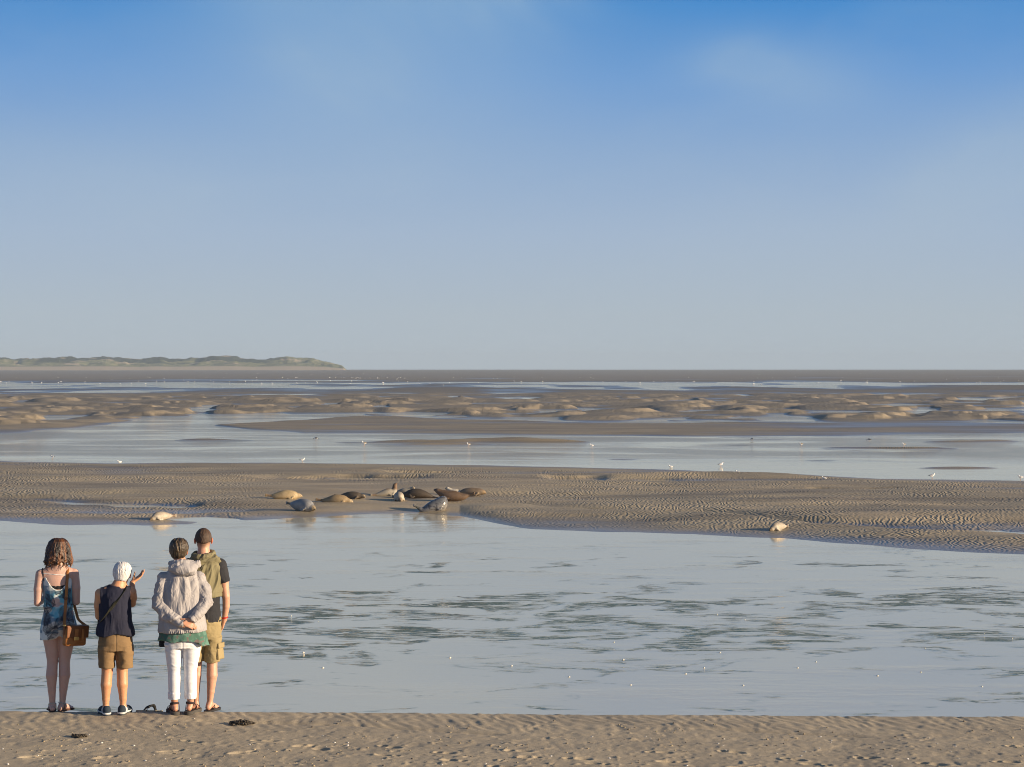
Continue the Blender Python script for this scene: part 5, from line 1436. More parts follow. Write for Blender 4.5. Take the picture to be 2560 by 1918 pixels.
    def rbox(c0, hs, rot, r):
        c0 = np.array(c0)
        def fn(X, Y, Z):
            x, y, z = X - c0[0], Y - c0[1], Z - c0[2]
            x, y, z = (rot[0, 0] * x + rot[1, 0] * y + rot[2, 0] * z, rot[0, 1] * x + rot[1, 1] * y + rot[2, 1] * z, rot[0, 2] * x + rot[1, 2] * y + rot[2, 2] * z)
            qx, qy, qz = np.abs(x) - hs[0] + r, np.abs(y) - hs[1] + r, np.abs(z) - hs[2] + r
            return np.sqrt(np.maximum(qx, 0) ** 2 + np.maximum(qy, 0) ** 2 + np.maximum(qz, 0) ** 2) + np.minimum(np.maximum(qx, np.maximum(qy, qz)), 0) - r
        return fn, c0 - 0.12, c0 + 0.12
    pk.add(rbox((0.132, -0.042, 0.605), (0.018, 0.058, 0.078), rotm(0, -7, -30), 0.012), 0)
    pk.add(rbox((0.140, -0.044, 0.668), (0.017, 0.061, 0.026), rotm(0, -7, -30), 0.007), 0.002)
    solid('cargo_pocket', pk, kh, sh, folds(14, 14, 18, 0.0035, 105), None, 2)
    # the olive hoodie hangs over the shoulders and back like a cape
    c = Field((-0.32, -0.26, 1.12), (0.28, 0.16, 1.68), HM)
    c.add(loft([(1.15, -0.020, -0.012, 0.184, 0.140), (1.25, -0.022, -0.014, 0.186, 0.142), (1.38, -0.024, -0.014, 0.190, 0.138), (1.46, -0.026, -0.012, 0.186, 0.122), (1.52, -0.028, -0.012, 0.162, 0.100), (1.565, -0.030, -0.010, 0.118, 0.090), (1.59, -0.030, -0.008, 0.098, 0.082)]), 0)
    c.sub((lambda X, Y, Z: np.maximum((np.sqrt(((X + 0.022) / 0.166) ** 2 + ((Y + 0.004) / 0.118) ** 2) - 1) * 0.12, Z - 1.44), np.array((-0.2, -0.13, 1.1)), np.array((0.16, 0.13, 1.44))), 0.01)
    rg = [(-0.030 + 0.092 * math.sin(q), -0.012 - 0.090 * math.cos(q), 1.588 - 0.016 * math.cos(q) + 0.010 * math.sin(q)) for q in np.linspace(-2.6, 2.6, 19)]
    c.chain([(p, 0.024) for p in rg], 0.02)
    c.add(cone((-0.07, -0.095, 1.520), (0.085, -0.075, 1.560), 0.030, 0.034), 0.02)
    c.add(cone((-0.03, -0.115, 1.465), (0.110, -0.060, 1.530), 0.024, 0.030), 0.02)
    c.clip(lambda X, Y, Z: np.maximum(1.168 - Z + 0.03 * (X + 0.02) * 0, np.maximum(Y - 0.055, (np.abs(X + 0.022) - 0.192))))
    c.sub(ell((-0.030, 0.0, 1.63), (0.076, 0.076, 0.075)), 0.012)
    ol = cloth('olive_jersey', (0.215, 0.190, 0.110, 1), (0.185, 0.165, 0.095, 1))
    def fc(v, g):
        x, y, z = v[:, 0], v[:, 1], v[:, 2]
        u = x * 0.8 + (z - 1.3) * (-0.25) ; n1 = fbm3(u * 20 + 2.5 * vnoise(x * 5, z * 4, 111), y * 5, z * 3.0, 113, 3)
        lowf = 0.0115 * np.clip(1 - np.abs(n1) * 4.6, -1, 1) + 0.014 * fbm3(x * 10, y * 6, z * 4, 117, 2)
        n2 = fbm3(x * 8 , y * 9, (z - 0.45 * x) * 26, 119, 3)
        upf = 0.011 * np.clip(1 - np.abs(n2) * 4.2, -1, 1)
        b = sstep(z, 1.44, 1.54)
        hemb = 0.004 * np.exp(-((z - 1.205) / 0.004) ** 2) * -1
        return lowf * (1 - b) + upf * b + hemb
    solid('hoodie', c, ol, body, fc, None, 2)
    # red wristband, flip-flops
    red = cloth('red_band', (0.55, 0.025, 0.02, 1), rough=0.5)
    bandobj('wristband', [[(0.184 + 0.032 * math.cos(q), 0.045 + 0.031 * math.sin(q), 0.935 + 0.006 * math.cos(q)) for q in np.linspace(0, 2 * math.pi, 25)]], red, body, 0.016, 0.006, (0, 0, 1))
    ds = cloth('dark_rubber', (0.03, 0.03, 0.033, 1), rough=0.6); 
    for at, yw, sd in (((0.034, 0.0), -26, 1), ((-0.106, 0.04), 4, -1)):
        w1 = Field((at[0] - 0.24, at[1] - 0.16, -0.03), (at[0] + 0.24, at[1] + 0.26, 0.03), 0.004)
        w1.add(sole_prim(at, yw, -0.014, 0.011, sd, 0.009, 1.02), 0)
        ff = solid('flip_flop', w1, ds, body, None, None, 1)
        a = xf((at[0], at[1], 0.01), rotm(0, 0, yw))
        bandobj('thong', [bez([a((-0.018 * sd, 0.115, 0.002)), a((-0.020 * sd, 0.105, 0.030)), a((0.01 * sd, 0.075, 0.046)), a((0.040 * sd, 0.03, 0.03)), a((0.044 * sd, 0.01, 0.0))], 18), bez([a((-0.018 * sd, 0.115, 0.002)), a((-0.024 * sd, 0.10, 0.032)), a((-0.036 * sd, 0.06, 0.034)), a((-0.044 * sd, 0.01, 0.0))], 18)], ds, ff, 0.014, 0.005, (0, 0, 1))
    hairdo('hair', hd, lambda x, y, z: np.maximum(-0.014 - z + 0.75 * np.maximum(y + 0.06, 0) - 0.02 * np.cos(x * 20) * (y < 0) + 0.006 * np.sin(x * 230) * np.sin(x * 91 + 1), y - 0.072 - 0.5 * np.maximum(z - 0.04, 0)), body, hair_mat('cropped_brown_hair', 0.6), ((0.045, 0.025, 0.015), (0.11, 0.060, 0.033)), 0.006, amp=0.0035, freq=(90, 40), seed=131)
build_boy()
# ------------------------------------------------------------------ seals
def seal_mat():
    m, n, p = material('seal_fur')
    pos = n.new('ShaderNodeTexCoord').outputs['Object']
    t = n.attr('tint').outputs['Color']
    s = n.noise(pos, 26.0, 3.0, 0.6)
    n.link(n.mix(n.rng(s, 0.5, 0.66, 0.0, 0.45), t, n.mix(1.0, t, (0.40, 0.38, 0.36, 1), 'MULTIPLY')), p.inputs['Base Color'])
    n.link(n.rng(n.attr('wet').outputs['Fac'], 0, 1, 0.62, 0.18, False), p.inputs['Roughness'])
    p.inputs['Specular IOR Level'].default_value = 0.45
    n.link(n.bump(n.noise(n.mapping(pos, scale=(60, 60, 60)), 1.0, 3.0), 0.006, 0.5), p.inputs['Normal'])
    return m
M_SEAL = seal_mat()

def flat_ground(x, y):
    """height of the tidal flat at a place (nearest vertex of the modelled sheet)"""
    u = 1280 + F * x / y
    v = HZ + F * HC / y
    i = int(np.argmin(np.abs(Vr - v))); j = int(np.argmin(np.abs(Uc - u)))
    return float(Z[i, j])

def build_seal(label, u, v, heading, L=1.45, spine=None, colours=None, pattern='plain', roll=0.0, wet=0.0, head_yaw=0.0, head_pitch=0.0, sink=0.02, hind='together', fat=1.0, hind_yaw=0.0, radii=None):
    """a seal lying at photo pixel u, v; heading in degrees, 0 = nose to the right, 90 = nose away from the camera.
    Local frame: x from tail to nose, z up. spine: heights of the body line at tail, hips, belly, chest, neck, head"""
    xs = np.array((-0.44, -0.26, -0.04, 0.17, 0.31, 0.42)) * L
    rs = np.array(radii or (0.040, 0.118, 0.172, 0.164, 0.112, 0.084)) * L / 1.45 * 1.10 * fat
    xs = np.array([q[0] for q in spine]) * L; zs = np.array([q[1] for q in spine]) * L
    NS = 46
    px_ = bez(np.stack([xs, np.zeros(6), zs + rs * 0.94], -1), NS)
    pr = bez(np.stack([rs, rs, rs], -1), NS)[:, 0]
    h = 0.016
    lo = np.array((min(xs) - 0.34, -0.48, -0.06)); hi = np.array((max(xs) + 0.36, 0.48, max(zs) + 0.72))
    f = Field(lo, hi, h)
    for k in range(NS - 1): f.add(cone(px_[k], px_[k + 1], pr[k], pr[k + 1]), 0)
    hp = px_[-1]
    d = px_[-1] - px_[-5]; d = d / np.linalg.norm(d)
    pitch = math.degrees(math.asin(max(-1, min(1, d[2])))) * 0.35 + head_pitch
    r = rotm(0, 0, head_yaw) @ rotm(0, -pitch, 0)
    a = xf(hp, r, L / 1.45)
    f.add(ell(a((0.03, 0, 0.010)), np.array((0.105, 0.083, 0.080)) * L / 1.3, r), 0.03)
    f.add(cone(a((0.09, 0, -0.008)), a((0.150, 0, -0.018)), 0.058, 0.043), 0.03)
    for q in (-1, 1):
        f.add(ell(a((0.155, q * 0.020, -0.028)), (0.030, 0.026, 0.024), r), 0.012)
    # fore flippers
    cpx = px_[29]; cr = pr[29]
    for q in (-1, 1):
        sh = cpx + np.array((0.02, q * cr * 0.86, -cr * 0.30))
        f.add(cone(sh, sh + np.array((-0.06, q * 0.035, -0.05)), 0.048, 0.036), 0.03)
        f.add(ell(sh + np.array((-0.13, q * 0.045, -0.07)), (0.100, 0.020, 0.046), rotm(q * 24, 10, q * 10)), 0.02)
    # hind flippers
    tp = px_[0]; td = px_[0] - px_[4]; td = td / np.linalg.norm(td)
    ya = R(hind_yaw)
    td = np.array((td[0] * math.cos(ya) - td[1] * math.sin(ya), td[0] * math.sin(ya) + td[1] * math.cos(ya), td[2]))
    spread = {'together': 0.10, 'open': 0.42}[hind]
    for q in (-1, 1):
        dd = unit(td + np.array((0, q * spread, 0.05)))
        f.add(cone(tp, tp + dd * 0.10, 0.042, 0.036), 0.02)
        for e in (-1, 0, 1):
            de = unit(dd + np.array((0, 0, 0.20 * e)))
            f.add(cone(tp + dd * 0.08, tp + de * 0.25, 0.026, 0.020), 0.02)
    if roll == 0:
        f.clip(lambda X, Y, Z_: -0.004 - Z_)
    c_back, c_belly, c_face = colours
    cb, cl, cf = (np.array(q) for q in (c_back, c_belly, c_face))
    def col(vv, g):
        n = fbm3(vv[:, 0] * 7, vv[:, 1] * 7, vv[:, 2] * 7, int(u) % 97, 3)
        up = np.clip(0.5 + 0.55 * g[:, 2] + 0.7 * n, 0, 1)
        if pattern == 'pale': up = np.clip(0.15 + 0.45 * g[:, 2] + 0.9 * n, 0, 1)
        c = cl * (1 - up[:, None]) + cb * up[:, None]
        p = ((vv - hp) @ r) / (L / 1.45)
        hd_ = sstep(p[:, 0], -0.02, 0.10)[:, None] * (np.linalg.norm(p, axis=1) < 0.24)[:, None]
        c = c * (1 - hd_) + cf * hd_
        tail = (sstep(0.27 - np.linalg.norm(vv - tp, axis=1), 0.0, 0.10) * sstep(((vv - tp) @ td), -0.06, 0.04))[:, None]
        c = c * (1 - 0.85 * tail) + np.minimum(cb * 0.5, (0.13, 0.085, 0.055)) * 0.85 * tail
        if pattern == 'upright':
            up2 = sstep(vv[:, 2] + 0.06 * n, 0.24, 0.36)[:, None]
            c = c * (1 - up2) + cf * up2
        if pattern == 'spots':
            s2 = sstep(fbm3(vv[:, 0] * 17, vv[:, 1] * 17, vv[:, 2] * 17, 7, 2), 0.14, 0.26)[:, None]
            c = c * (1 - 0.75 * s2) + np.array((0.045, 0.042, 0.045)) * 0.75 * s2
        for q in (-1, 1):
            e = np.linalg.norm(p - np.array((0.105, q * 0.056, 0.026)), axis=1) < 0.022
            c[e] = (0.012, 0.010, 0.010)
        nz = np.linalg.norm(p - np.array((0.188, 0, -0.010)), axis=1) < 0.026
        c[nz] = (0.02, 0.018, 0.018)
        return np.clip(c, 0, 1)
    vv, qd, g = f.mesh(); vv = relax(vv, qd, 5)
    c = col(vv, g)
    if roll:
        ax = np.array((0, 0, pr[18]))
        rr_ = rotm(roll, 0, 0)
        vv = ((vv - ax) @ rr_.T + ax).astype(np.float32)
        vv[:, 2] -= np.percentile(vv[:, 2], 1.5)
    me = mesh_np('seal', vv, qd, cols={'tint': c}, attrs={'wet': np.full(len(vv), wet)})
    x, y, _ = water_at(u, v, 0.0)
    z = 0.0
    for _ in range(6):
        z = max(0.0, flat_ground(x, y)) if wet < 0.9 else -0.06
        x, y, _ = water_at(u, v, z)
    o = link('seal', me, M_SEAL, None, (x, y, z - sink))
    o.rotation_euler = (0, 0, R(heading))
    tag(o, label, 'seal', 'seals hauled out on the sandbank')
    return o

TANc = ((0.36, 0.27, 0.145), (0.50, 0.38, 0.22), (0.40, 0.30, 0.17))
DARK = ((0.055, 0.042, 0.030), (0.11, 0.082, 0.056), (0.16, 0.12, 0.085))
CREAM = ((0.27, 0.225, 0.17), (0.45, 0.395, 0.315), (0.20, 0.15, 0.10))
BROWN = ((0.105, 0.068, 0.042), (0.18, 0.115, 0.07), (0.13, 0.10, 0.075))
GREY = ((0.13, 0.135, 0.145), (0.24, 0.225, 0.205), (0.15, 0.135, 0.115))
ASH = ((0.27, 0.245, 0.20), (0.36, 0.32, 0.25), (0.30, 0.235, 0.155))
banana = ((-0.44, 0.14), (-0.27, 0.02), (-0.04, 0.0), (0.17, 0.015), (0.31, 0.06), (0.42, 0.10))
flat_s = ((-0.44, 0.06), (-0.26, 0.01), (-0.04, 0.0), (0.17, 0.0), (0.31, 0.025), (0.42, 0.03))
build_seal('yellowish seal lying side-on, farthest left of the main group, tail to the left', 716, 1248, 5, 1.34, ((-0.46, 0.09), (-0.28, 0.02), (-0.04, 0.0), (0.17, 0.0), (0.29, 0.03), (0.36, 0.05)), TANc, fat=1.16)
build_seal('grey seal facing the camera, lying below the yellowish one', 758, 1277, -36, 1.42, ((-0.46, 0.14), (-0.27, 0.05), (-0.04, 0.0), (0.15, 0.0), (0.26, 0.02), (0.34, 0.02)), ((0.20, 0.205, 0.215), (0.36, 0.35, 0.33), (0.26, 0.20, 0.12)), 'plain', hind_yaw=-8, fat=1.34)
build_seal('tan seal with a pale face, lying on its side before a darker one', 842, 1259, -4, 1.32, ((-0.46, 0.08), (-0.27, 0.01), (-0.04, 0.0), (0.17, 0.0), (0.30, 0.02), (0.38, 0.02)), ((0.26, 0.185, 0.10), (0.36, 0.27, 0.155), (0.42, 0.32, 0.19)), fat=1.14)
build_seal('dark brown seal with a pale head, just behind the tan one', 880, 1247, -14, 1.18, ((-0.44, 0.08), (-0.26, 0.03), (-0.04, 0.0), (0.17, 0.0), (0.30, 0.03), (0.40, 0.04)), ((0.085, 0.066, 0.045), (0.15, 0.115, 0.078), (0.36, 0.27, 0.16)), head_yaw=-25, fat=1.08)
build_seal('grey seal with its brown head held straight up behind the cream one', 972, 1239, 14, 1.12, ((-0.48, 0.02), (-0.28, 0.0), (-0.06, 0.0), (0.14, 0.01), (0.22, 0.15), (0.235, 0.30)), (ASH[0], ASH[1], (0.15, 0.09, 0.05)), 'upright', head_pitch=30, head_yaw=15, fat=1.12, radii=(0.05, 0.118, 0.172, 0.164, 0.125, 0.10))
build_seal('cream seal facing the camera, in front of the grey and the dark brown seals', 997, 1252, -78, 1.15, ((-0.44, 0.10), (-0.26, 0.04), (-0.04, 0.0), (0.15, 0.0), (0.26, 0.01), (0.33, 0.0)), CREAM, 'pale', hind_yaw=45, fat=1.34)
build_seal('very dark brown seal lying with its tail to the right', 1043, 1244, 172, 1.34, ((-0.50, 0.0), (-0.28, 0.0), (-0.04, 0.0), (0.17, 0.0), (0.31, 0.02), (0.39, 0.03)), DARK, fat=1.16)
build_seal('seal with only its pale round head showing behind the very dark brown one', 1012, 1234, -8, 0.95, ((-0.44, 0.02), (-0.26, 0.0), (-0.04, 0.0), (0.17, 0.02), (0.28, 0.13), (0.35, 0.20)), (ASH[0], ASH[1], (0.42, 0.33, 0.21)), head_yaw=-40, fat=1.05)
build_seal('reddish brown seal curved like a boat, head and tail raised off the sand', 1128, 1251, 175, 1.46, ((-0.50, 0.13), (-0.31, 0.02), (-0.06, 0.0), (0.14, 0.02), (0.29, 0.13), (0.37, 0.20)), BROWN, head_pitch=14, fat=1.14)
build_seal('small whitish seal half hidden behind the boat-shaped brown one', 1138, 1238, 172, 0.95, ((-0.44, 0.06), (-0.26, 0.03), (-0.04, 0.02), (0.15, 0.05), (0.26, 0.17), (0.33, 0.24)), ((0.44, 0.40, 0.33), (0.60, 0.54, 0.43), (0.40, 0.34, 0.26)), 'pale', fat=1.1)
build_seal('thick grey brown seal lying farthest right in the main group, nose to the right', 1180, 1238, -8, 1.22, ((-0.40, 0.06), (-0.25, 0.02), (-0.04, 0.0), (0.17, 0.0), (0.30, 0.03), (0.38, 0.04)), ((0.17, 0.125, 0.085), (0.25, 0.19, 0.125), (0.30, 0.205, 0.11)), fat=1.14, head_yaw=-12, radii=(0.06, 0.135, 0.168, 0.16, 0.128, 0.098))
build_seal('large wet grey seal sitting up at the waterline, head raised and tail lifted', 1092, 1284, 14, 1.62, ((-0.44, 0.10), (-0.32, 0.0), (-0.12, 0.0), (0.06, 0.03), (0.14, 0.17), (0.16, 0.27)), GREY, 'spots', wet=1.0, head_pitch=-22, head_yaw=50, sink=0.0, radii=(0.045, 0.11, 0.20, 0.235, 0.165, 0.10))
build_seal('cream seal lying alone by the left waterline, dark hind flippers to the right', 402, 1299, 222, 0.96, ((-0.48, 0.10), (-0.29, 0.04), (-0.04, 0.0), (0.16, 0.0), (0.28, 0.01), (0.35, 0.0)), CREAM, 'pale', hind_yaw=24, fat=1.30)
build_seal('cream seal lying alone on the right half of the sandbank near the waterline', 1944, 1325, 222, 0.88, ((-0.48, 0.10), (-0.29, 0.04), (-0.04, 0.0), (0.16, 0.0), (0.28, 0.01), (0.35, 0.0)), CREAM, 'pale', hind_yaw=24, fat=1.28)

# ------------------------------------------------------------------ gulls
def build_gull(low=False, pose='stand', wing=(0.42, 0.42, 0.44), headc=(0.80, 0.80, 0.79), h=0.012):
    f = Field((-0.34, -0.16, -0.02), (0.30, 0.16, 0.44), h)
    z0 = 0.20 if pose != 'rest' else 0.105
    f.add(ell((0, 0, z0), (0.165, 0.078, 0.082), rotm(0, -10, 0)), 0)
    if pose == 'feed':
        f.chain([((0.11, 0, z0 + 0.02), 0.055), ((0.19, 0, z0 - 0.01), 0.040), ((0.225, 0, z0 - 0.06), 0.036)], 0.02)
        f.add(cone((0.235, 0, z0 - 0.085), (0.245, 0, z0 - 0.14), 0.014, 0.008), 0.006)
    else:
        f.chain([((0.11, 0, z0 + 0.03), 0.058), ((0.155, 0, z0 + 0.10), 0.040), ((0.165, 0, z0 + 0.135), 0.040)], 0.02)
        f.add(cone((0.195, 0, z0 + 0.132), (0.250, 0, z0 + 0.118), 0.013, 0.008), 0.006)
    f.add(cone((-0.10, 0, z0 + 0.01), (-0.25, 0, z0 - 0.012), 0.040, 0.016), 0.03)
    for q in (-1, 1):
        f.add(ell((-0.05, q * 0.062, z0 + 0.022), (0.155, 0.020, 0.056), rotm(0, -12, q * 6)), 0.01)
        f.add(cone((-0.17, q * 0.035, z0 + 0.004), (-0.31, q * 0.012, z0 + 0.004), 0.016, 0.007), 0.01)
        if pose != 'rest':
            f.add(cone((0.0, q * 0.030, z0 - 0.06), (0.008, q * 0.032, 0.01), 0.011, 0.009), 0.01)
            f.add(cone((0.0, q * 0.032, 0.008), (0.05, q * 0.036, 0.006), 0.010, 0.008), 0.006)
    def col(v, g):
        c = np.tile(np.array((0.78, 0.77, 0.75)), (len(v), 1))
        w_ = (np.abs(v[:, 1]) > 0.055) | ((v[:, 2] > z0 + 0.035) & (v[:, 0] < 0.06))
        w_ &= (v[:, 0] < 0.09) & (v[:, 2] > z0 - 0.03)
        c[w_] = wing
        c[(v[:, 0] < -0.20)] = (0.05, 0.05, 0.055)
        hd_ = (v[:, 0] > 0.12) & (v[:, 2] > z0 + 0.085) if pose != 'feed' else (v[:, 0] > 0.19)
        c[hd_] = headc
        bk = (v[:, 0] > 0.205) if pose != 'feed' else (v[:, 2] < z0 - 0.095) & (v[:, 0] > 0.2)
        c[bk] = (0.55, 0.30, 0.04)
        c[v[:, 2] < z0 - 0.095] = np.where((v[v[:, 2] < z0 - 0.095][:, 0] < 0.15)[:, None], np.array((0.50, 0.30, 0.20)), c[v[:, 2] < z0 - 0.095])
        return c
    vv, qd, g = f.mesh(); vv = relax(vv, qd, 1)
    return mesh_np('gull', vv, qd, cols={'tint': col(vv, g)})
m_gull, n, p = material('feathers')
n.link(n.attr('tint').outputs['Color'], p.inputs['Base Color'])
p.inputs['Roughness'].default_value = 0.7
G_DARK = build_gull(wing=(0.16, 0.13, 0.10)); G_GREY = build_gull(); G_FEED = build_gull(pose='feed', wing=(0.09, 0.09, 0.10), headc=(0.12, 0.12, 0.13))
G_REST = build_gull(pose='rest', wing=(0.70, 0.69, 0.67)); G_BLACKHEAD = build_gull(wing=(0.72, 0.71, 0.70), headc=(0.035, 0.03, 0.03))
for me in (G_DARK, G_GREY, G_FEED, G_REST, G_BLACKHEAD): me.materials.append(m_gull)

def gull(me, u, v, heading, label, group, s=1.0, deep=0.0):
    x, y, _ = water_at(u, v)
    z = max(0.0, flat_ground(x, y)) if y < 3000 else 0.0
    for _ in range(4):
        x, y, _ = water_at(u, v, z)
        z = max(0.0, flat_ground(x, y))
    o = link('gull', me, None, None, (x, y, z - deep))
    s *= 0.68 if y < 300 else 1.0
    o.scale = (s, s, s)
    o.rotation_euler = (0, 0, R(heading))
    tag(o, label, 'gull', group)
GS = 'gulls in and beside the second channel'
gull(G_BLACKHEAD, 131, 1147, 150, 'white gull with a black head standing in shallow water at the far left', GS, 1.0)
gull(G_REST, 299, 1158, 200, 'white gull sitting on the sand edge above the lone left seal', GS, 1.0)
gull(G_GREY, 756, 1155, 15, 'pale gull with its head to the right on the sand edge, above the yellowish seal', GS, 1.0)
gull(G_FEED, 790, 1101, 170, 'dark grey gull bending down to feed in the water', GS, 1.25)
gull(G_DARK, 911, 1114, 200, 'white-headed gull with brown wings, the most sharply seen of those in the water', GS, 1.35)
gull(G_DARK, 1172, 1116, 205, 'white-headed gull in the water to the right of the brown-winged one', GS, 1.15)
gull(G_GREY, 1480, 1119, 200, 'pale gull standing in the water near the middle of the second channel', GS, 1.1)
gull(G_DARK, 2003, 1115, 200, 'gull in the water straight beyond the lone right seal', GS, 1.1)
gull(G_DARK, 2260, 1116, 205, 'gull in the water to the right of the one beyond the lone right seal', GS, 1.1)
gull(G_FEED, 2173, 1104, 160, 'grey gull stooping in the water on the right half of the channel', GS, 1.2)
gull(G_FEED, 1880, 1102, 150, 'grey gull stooping far out, left of the other stooping one on the right', GS, 1.0)
gull(G_GREY, 1802, 1167, 20, 'pale gull on the sand edge beyond the lone right seal', GS, 1.05)
gull(G_REST, 1677, 1170, 180, 'white gull sitting on the sand edge, nearest the middle of the bank', GS, 1.0)
gull(G_REST, 1845, 1184, 160, 'white gull sitting on the open sand beyond the lone right seal', GS, 0.95)
gull(G_REST, 2061, 1199, 170, 'white gull sitting on the sand edge right of the lone right seal', GS, 0.95)
gull(G_GREY, 2330, 1196, 10, 'gull on the sand edge far to the right, head to the right', GS, 1.05)
gull(G_GREY, 2552, 1200, 190, 'gull on the sand edge at the very right border', GS, 1.05)
# the far flock, each bird a white speck
FAR = build_gull(wing=(0.80, 0.80, 0.79), h=0.026); FAR.materials.append(m_gull)
FLOCK = 'gulls scattered over the far wet flats'
rg = np.random.default_rng(23)
spots = []
for (u, v) in [(2, 956), (16, 960), (22, 957), (80, 958), (104, 958), (145, 959), (150, 956), (154, 956), (212, 957), (250, 961), (300, 961), (328, 961), (346, 955), (364, 961), (391, 956), (411, 955), (459, 953), (470, 956), (486, 956), (527, 954), (534, 957), (573, 956), (613, 955), (630, 955), (642, 952), (654, 960), (681, 960), (742, 960), (764, 959), (515, 946), (641, 946), (706, 946), (738, 946), (280, 950), (475, 947), (957, 959), (1075, 961), (1108, 965), (1061, 946)]: spots.append((u, v))
for k in range(46): spots.append((float(rg.uniform(760, 2560)), float(rg.normal(957, 2.4))))
for k in range(34): spots.append((float(rg.uniform(0, 2560)), float(rg.normal(946, 1.6))))
for k in range(26): spots.append((float(840 + rg.normal(70, 60)), float(rg.normal(946.5, 0.5))))
for k in range(22): spots.append((float(rg.uniform(0, 2560)), float(rg.uniform(932, 938))))
for (u, v) in spots:
    gull(FAR, u, v, float(rg.uniform(0, 360)), 'tiny white gull, one of the many specks on the far wet flats', FLOCK, float(rg.uniform(1.1, 1.75)))
# ------------------------------------------------------------------ small things on the sand and the water
def ray_beach(u, v):
    """the place on the beach seen at photo pixel u, v"""
    lo, hi = 13.0, 18.4
    for _ in range(40):
        y = (lo + hi) / 2
        z = float(beach_h(np.array([(u - 1280) / F * y]), np.array([y]))[0])
        if HZ + F * (HC - z) / y > v: lo = y
        else: hi = y
    return ((u - 1280) / F * y, y, z)

# a flip-flop lies by itself between the white-haired person and the one in the jacket
def lone_sandal():
    x, y, z = ray_beach(360, 1776)
    y = 17.71; x = (362 - 1280) / F * y
    z = float(beach_h(np.array([x]), np.array([y]))[0])
    r = empty('flip_flop', (x, y, z - 0.004))
    from mathutils import Quaternion
    r.rotation_euler = (Quaternion((1, 0, 0), -0.22) @ Quaternion((0, 0, 1), R(-62))).to_euler()
    tag(r, 'empty black flip-flop lying on the sand crest with its strap standing up', 'sandal')
    w1 = Field((-0.24, -0.18, -0.03), (0.24, 0.28, 0.06), 0.004)
    w1.add(sole_prim((0, 0), 0, 0.0, 0.022, 1, 0.010, 1.05), 0)
    m1 = cloth('pale_insole', (0.42, 0.38, 0.28, 1)); m2 = cloth('black_rubber', (0.016, 0.016, 0.018, 1), rough=0.55)
    solid('sole', w1, m1, r, None, None, 1)
    bandobj('strap', [bez([(-0.046, 0.0, 0.018), (-0.040, 0.035, 0.055), (-0.018, 0.085, 0.068), (-0.010, 0.115, 0.02)], 20)], m2, r, 0.024, 0.006, (0, 0.6, 0.8))
    bandobj('strap', [bez([(0.046, 0.0, 0.018), (0.050, 0.035, 0.060), (0.022, 0.085, 0.070), (-0.010, 0.115, 0.02)], 20)], m2, r, 0.024, 0.006, (0, 0.6, 0.8))
lone_sandal()

# clumps of dried seaweed
m_weed, n, p = material('dried_seaweed')
pos = n.new('ShaderNodeTexCoord').outputs['Object']
n.link(n.mix(n.noise(pos, 40.0, 3.0), (0.020, 0.016, 0.011, 1), (0.085, 0.062, 0.036, 1)), p.inputs['Base Color'])
p.inputs['Roughness'].default_value = 0.55
def weed(u, v, w, hgt, label, seed):
    x, y, z = ray_beach(u, v)
    rw = np.random.default_rng(seed)
    parts = []
    for k in range(90):
        a = rw.uniform(0, 6.28); q = rw.uniform(0, 1) ** 0.6
        c = np.array((math.cos(a) * q * w / 2, math.sin(a) * q * w * 0.32, 0.004 + hgt * (1 - q) * rw.uniform(0.4, 1)))
        d = rw.uniform(-2.0, 2.0); ln = w * rw.uniform(0.10, 0.26)
        dv = np.array((math.cos(d), math.sin(d) * 0.6, rw.uniform(-0.12, 0.22)))
        pts = bez([c - dv * ln / 2, c + (rw.uniform(-.02, .02), rw.uniform(-.02, .02), rw.uniform(0, .012)), c + dv * ln / 2], 7)
        pts[:, 2] = np.maximum(pts[:, 2], 0.001)
        parts.append(sweep(pts, rw.uniform(0.008, 0.024), rw.uniform(0.003, 0.007), (0, 0.3, 0.9) if k % 2 else (0, 1, 0.1), 5))
    g = Field((-w * 0.62, -w * 0.45, -0.03), (w * 0.62, w * 0.45, hgt + 0.03), 0.006)
    g.add(ell((0, 0, -0.004), (w * 0.46, w * 0.26, hgt * 0.75)), 0)
    vv, qd, gg = g.mesh(); vv = relax(vv, qd, 1)
    vv = vv + gg * (0.010 * fbm3(vv[:, 0] * 40, vv[:, 1] * 40, vv[:, 2] * 40, seed, 2))[:, None]
    parts.append((vv, qd, np.zeros((0, 3), np.int32)))
    V_, Q_, T_ = join(parts)
    o = link('seaweed_clump', mesh_np('seaweed_clump', V_, Q_, T_), m_weed, None, (x, y, z))
    tag(o, label, 'seaweed', 'seaweed clumps on the beach')
weed(602, 1810, 0.25, 0.030, 'dark clump of dried seaweed on the sand just right of the people', 3)
weed(197, 1842, 0.13, 0.006, 'thin flat strip of dried seaweed on the sand below the people', 5)

# shells and shell fragments
m_shell, n, p = material('bleached_shell')
pos = n.new('ShaderNodeTexCoord').outputs['Object']
n.link(n.mix(n.noise(pos, 60.0, 3.0), (0.62, 0.57, 0.50, 1), (0.80, 0.77, 0.72, 1)), p.inputs['Base Color'])
p.inputs['Roughness'].default_value = 0.5
g = Field((-0.03, -0.03, -0.02), (0.03, 0.03, 0.025), 0.002)
g.add(ell((0, 0, 0), (0.020, 0.015, 0.011)), 0)
g.sub(ell((0.0, 0.0, -0.007), (0.017, 0.0125, 0.009)), 0.001)
vv, qd, gg = g.mesh(); vv = relax(vv, qd, 1)
ang = np.arctan2(vv[:, 1], vv[:, 0] + 0.02)
vv = vv + gg * (0.0007 * np.sin(ang * 26))[:, None]
SHELL = mesh_np('shell', vv, qd); SHELL.materials.append(m_shell)
rs_ = np.random.default_rng(77)
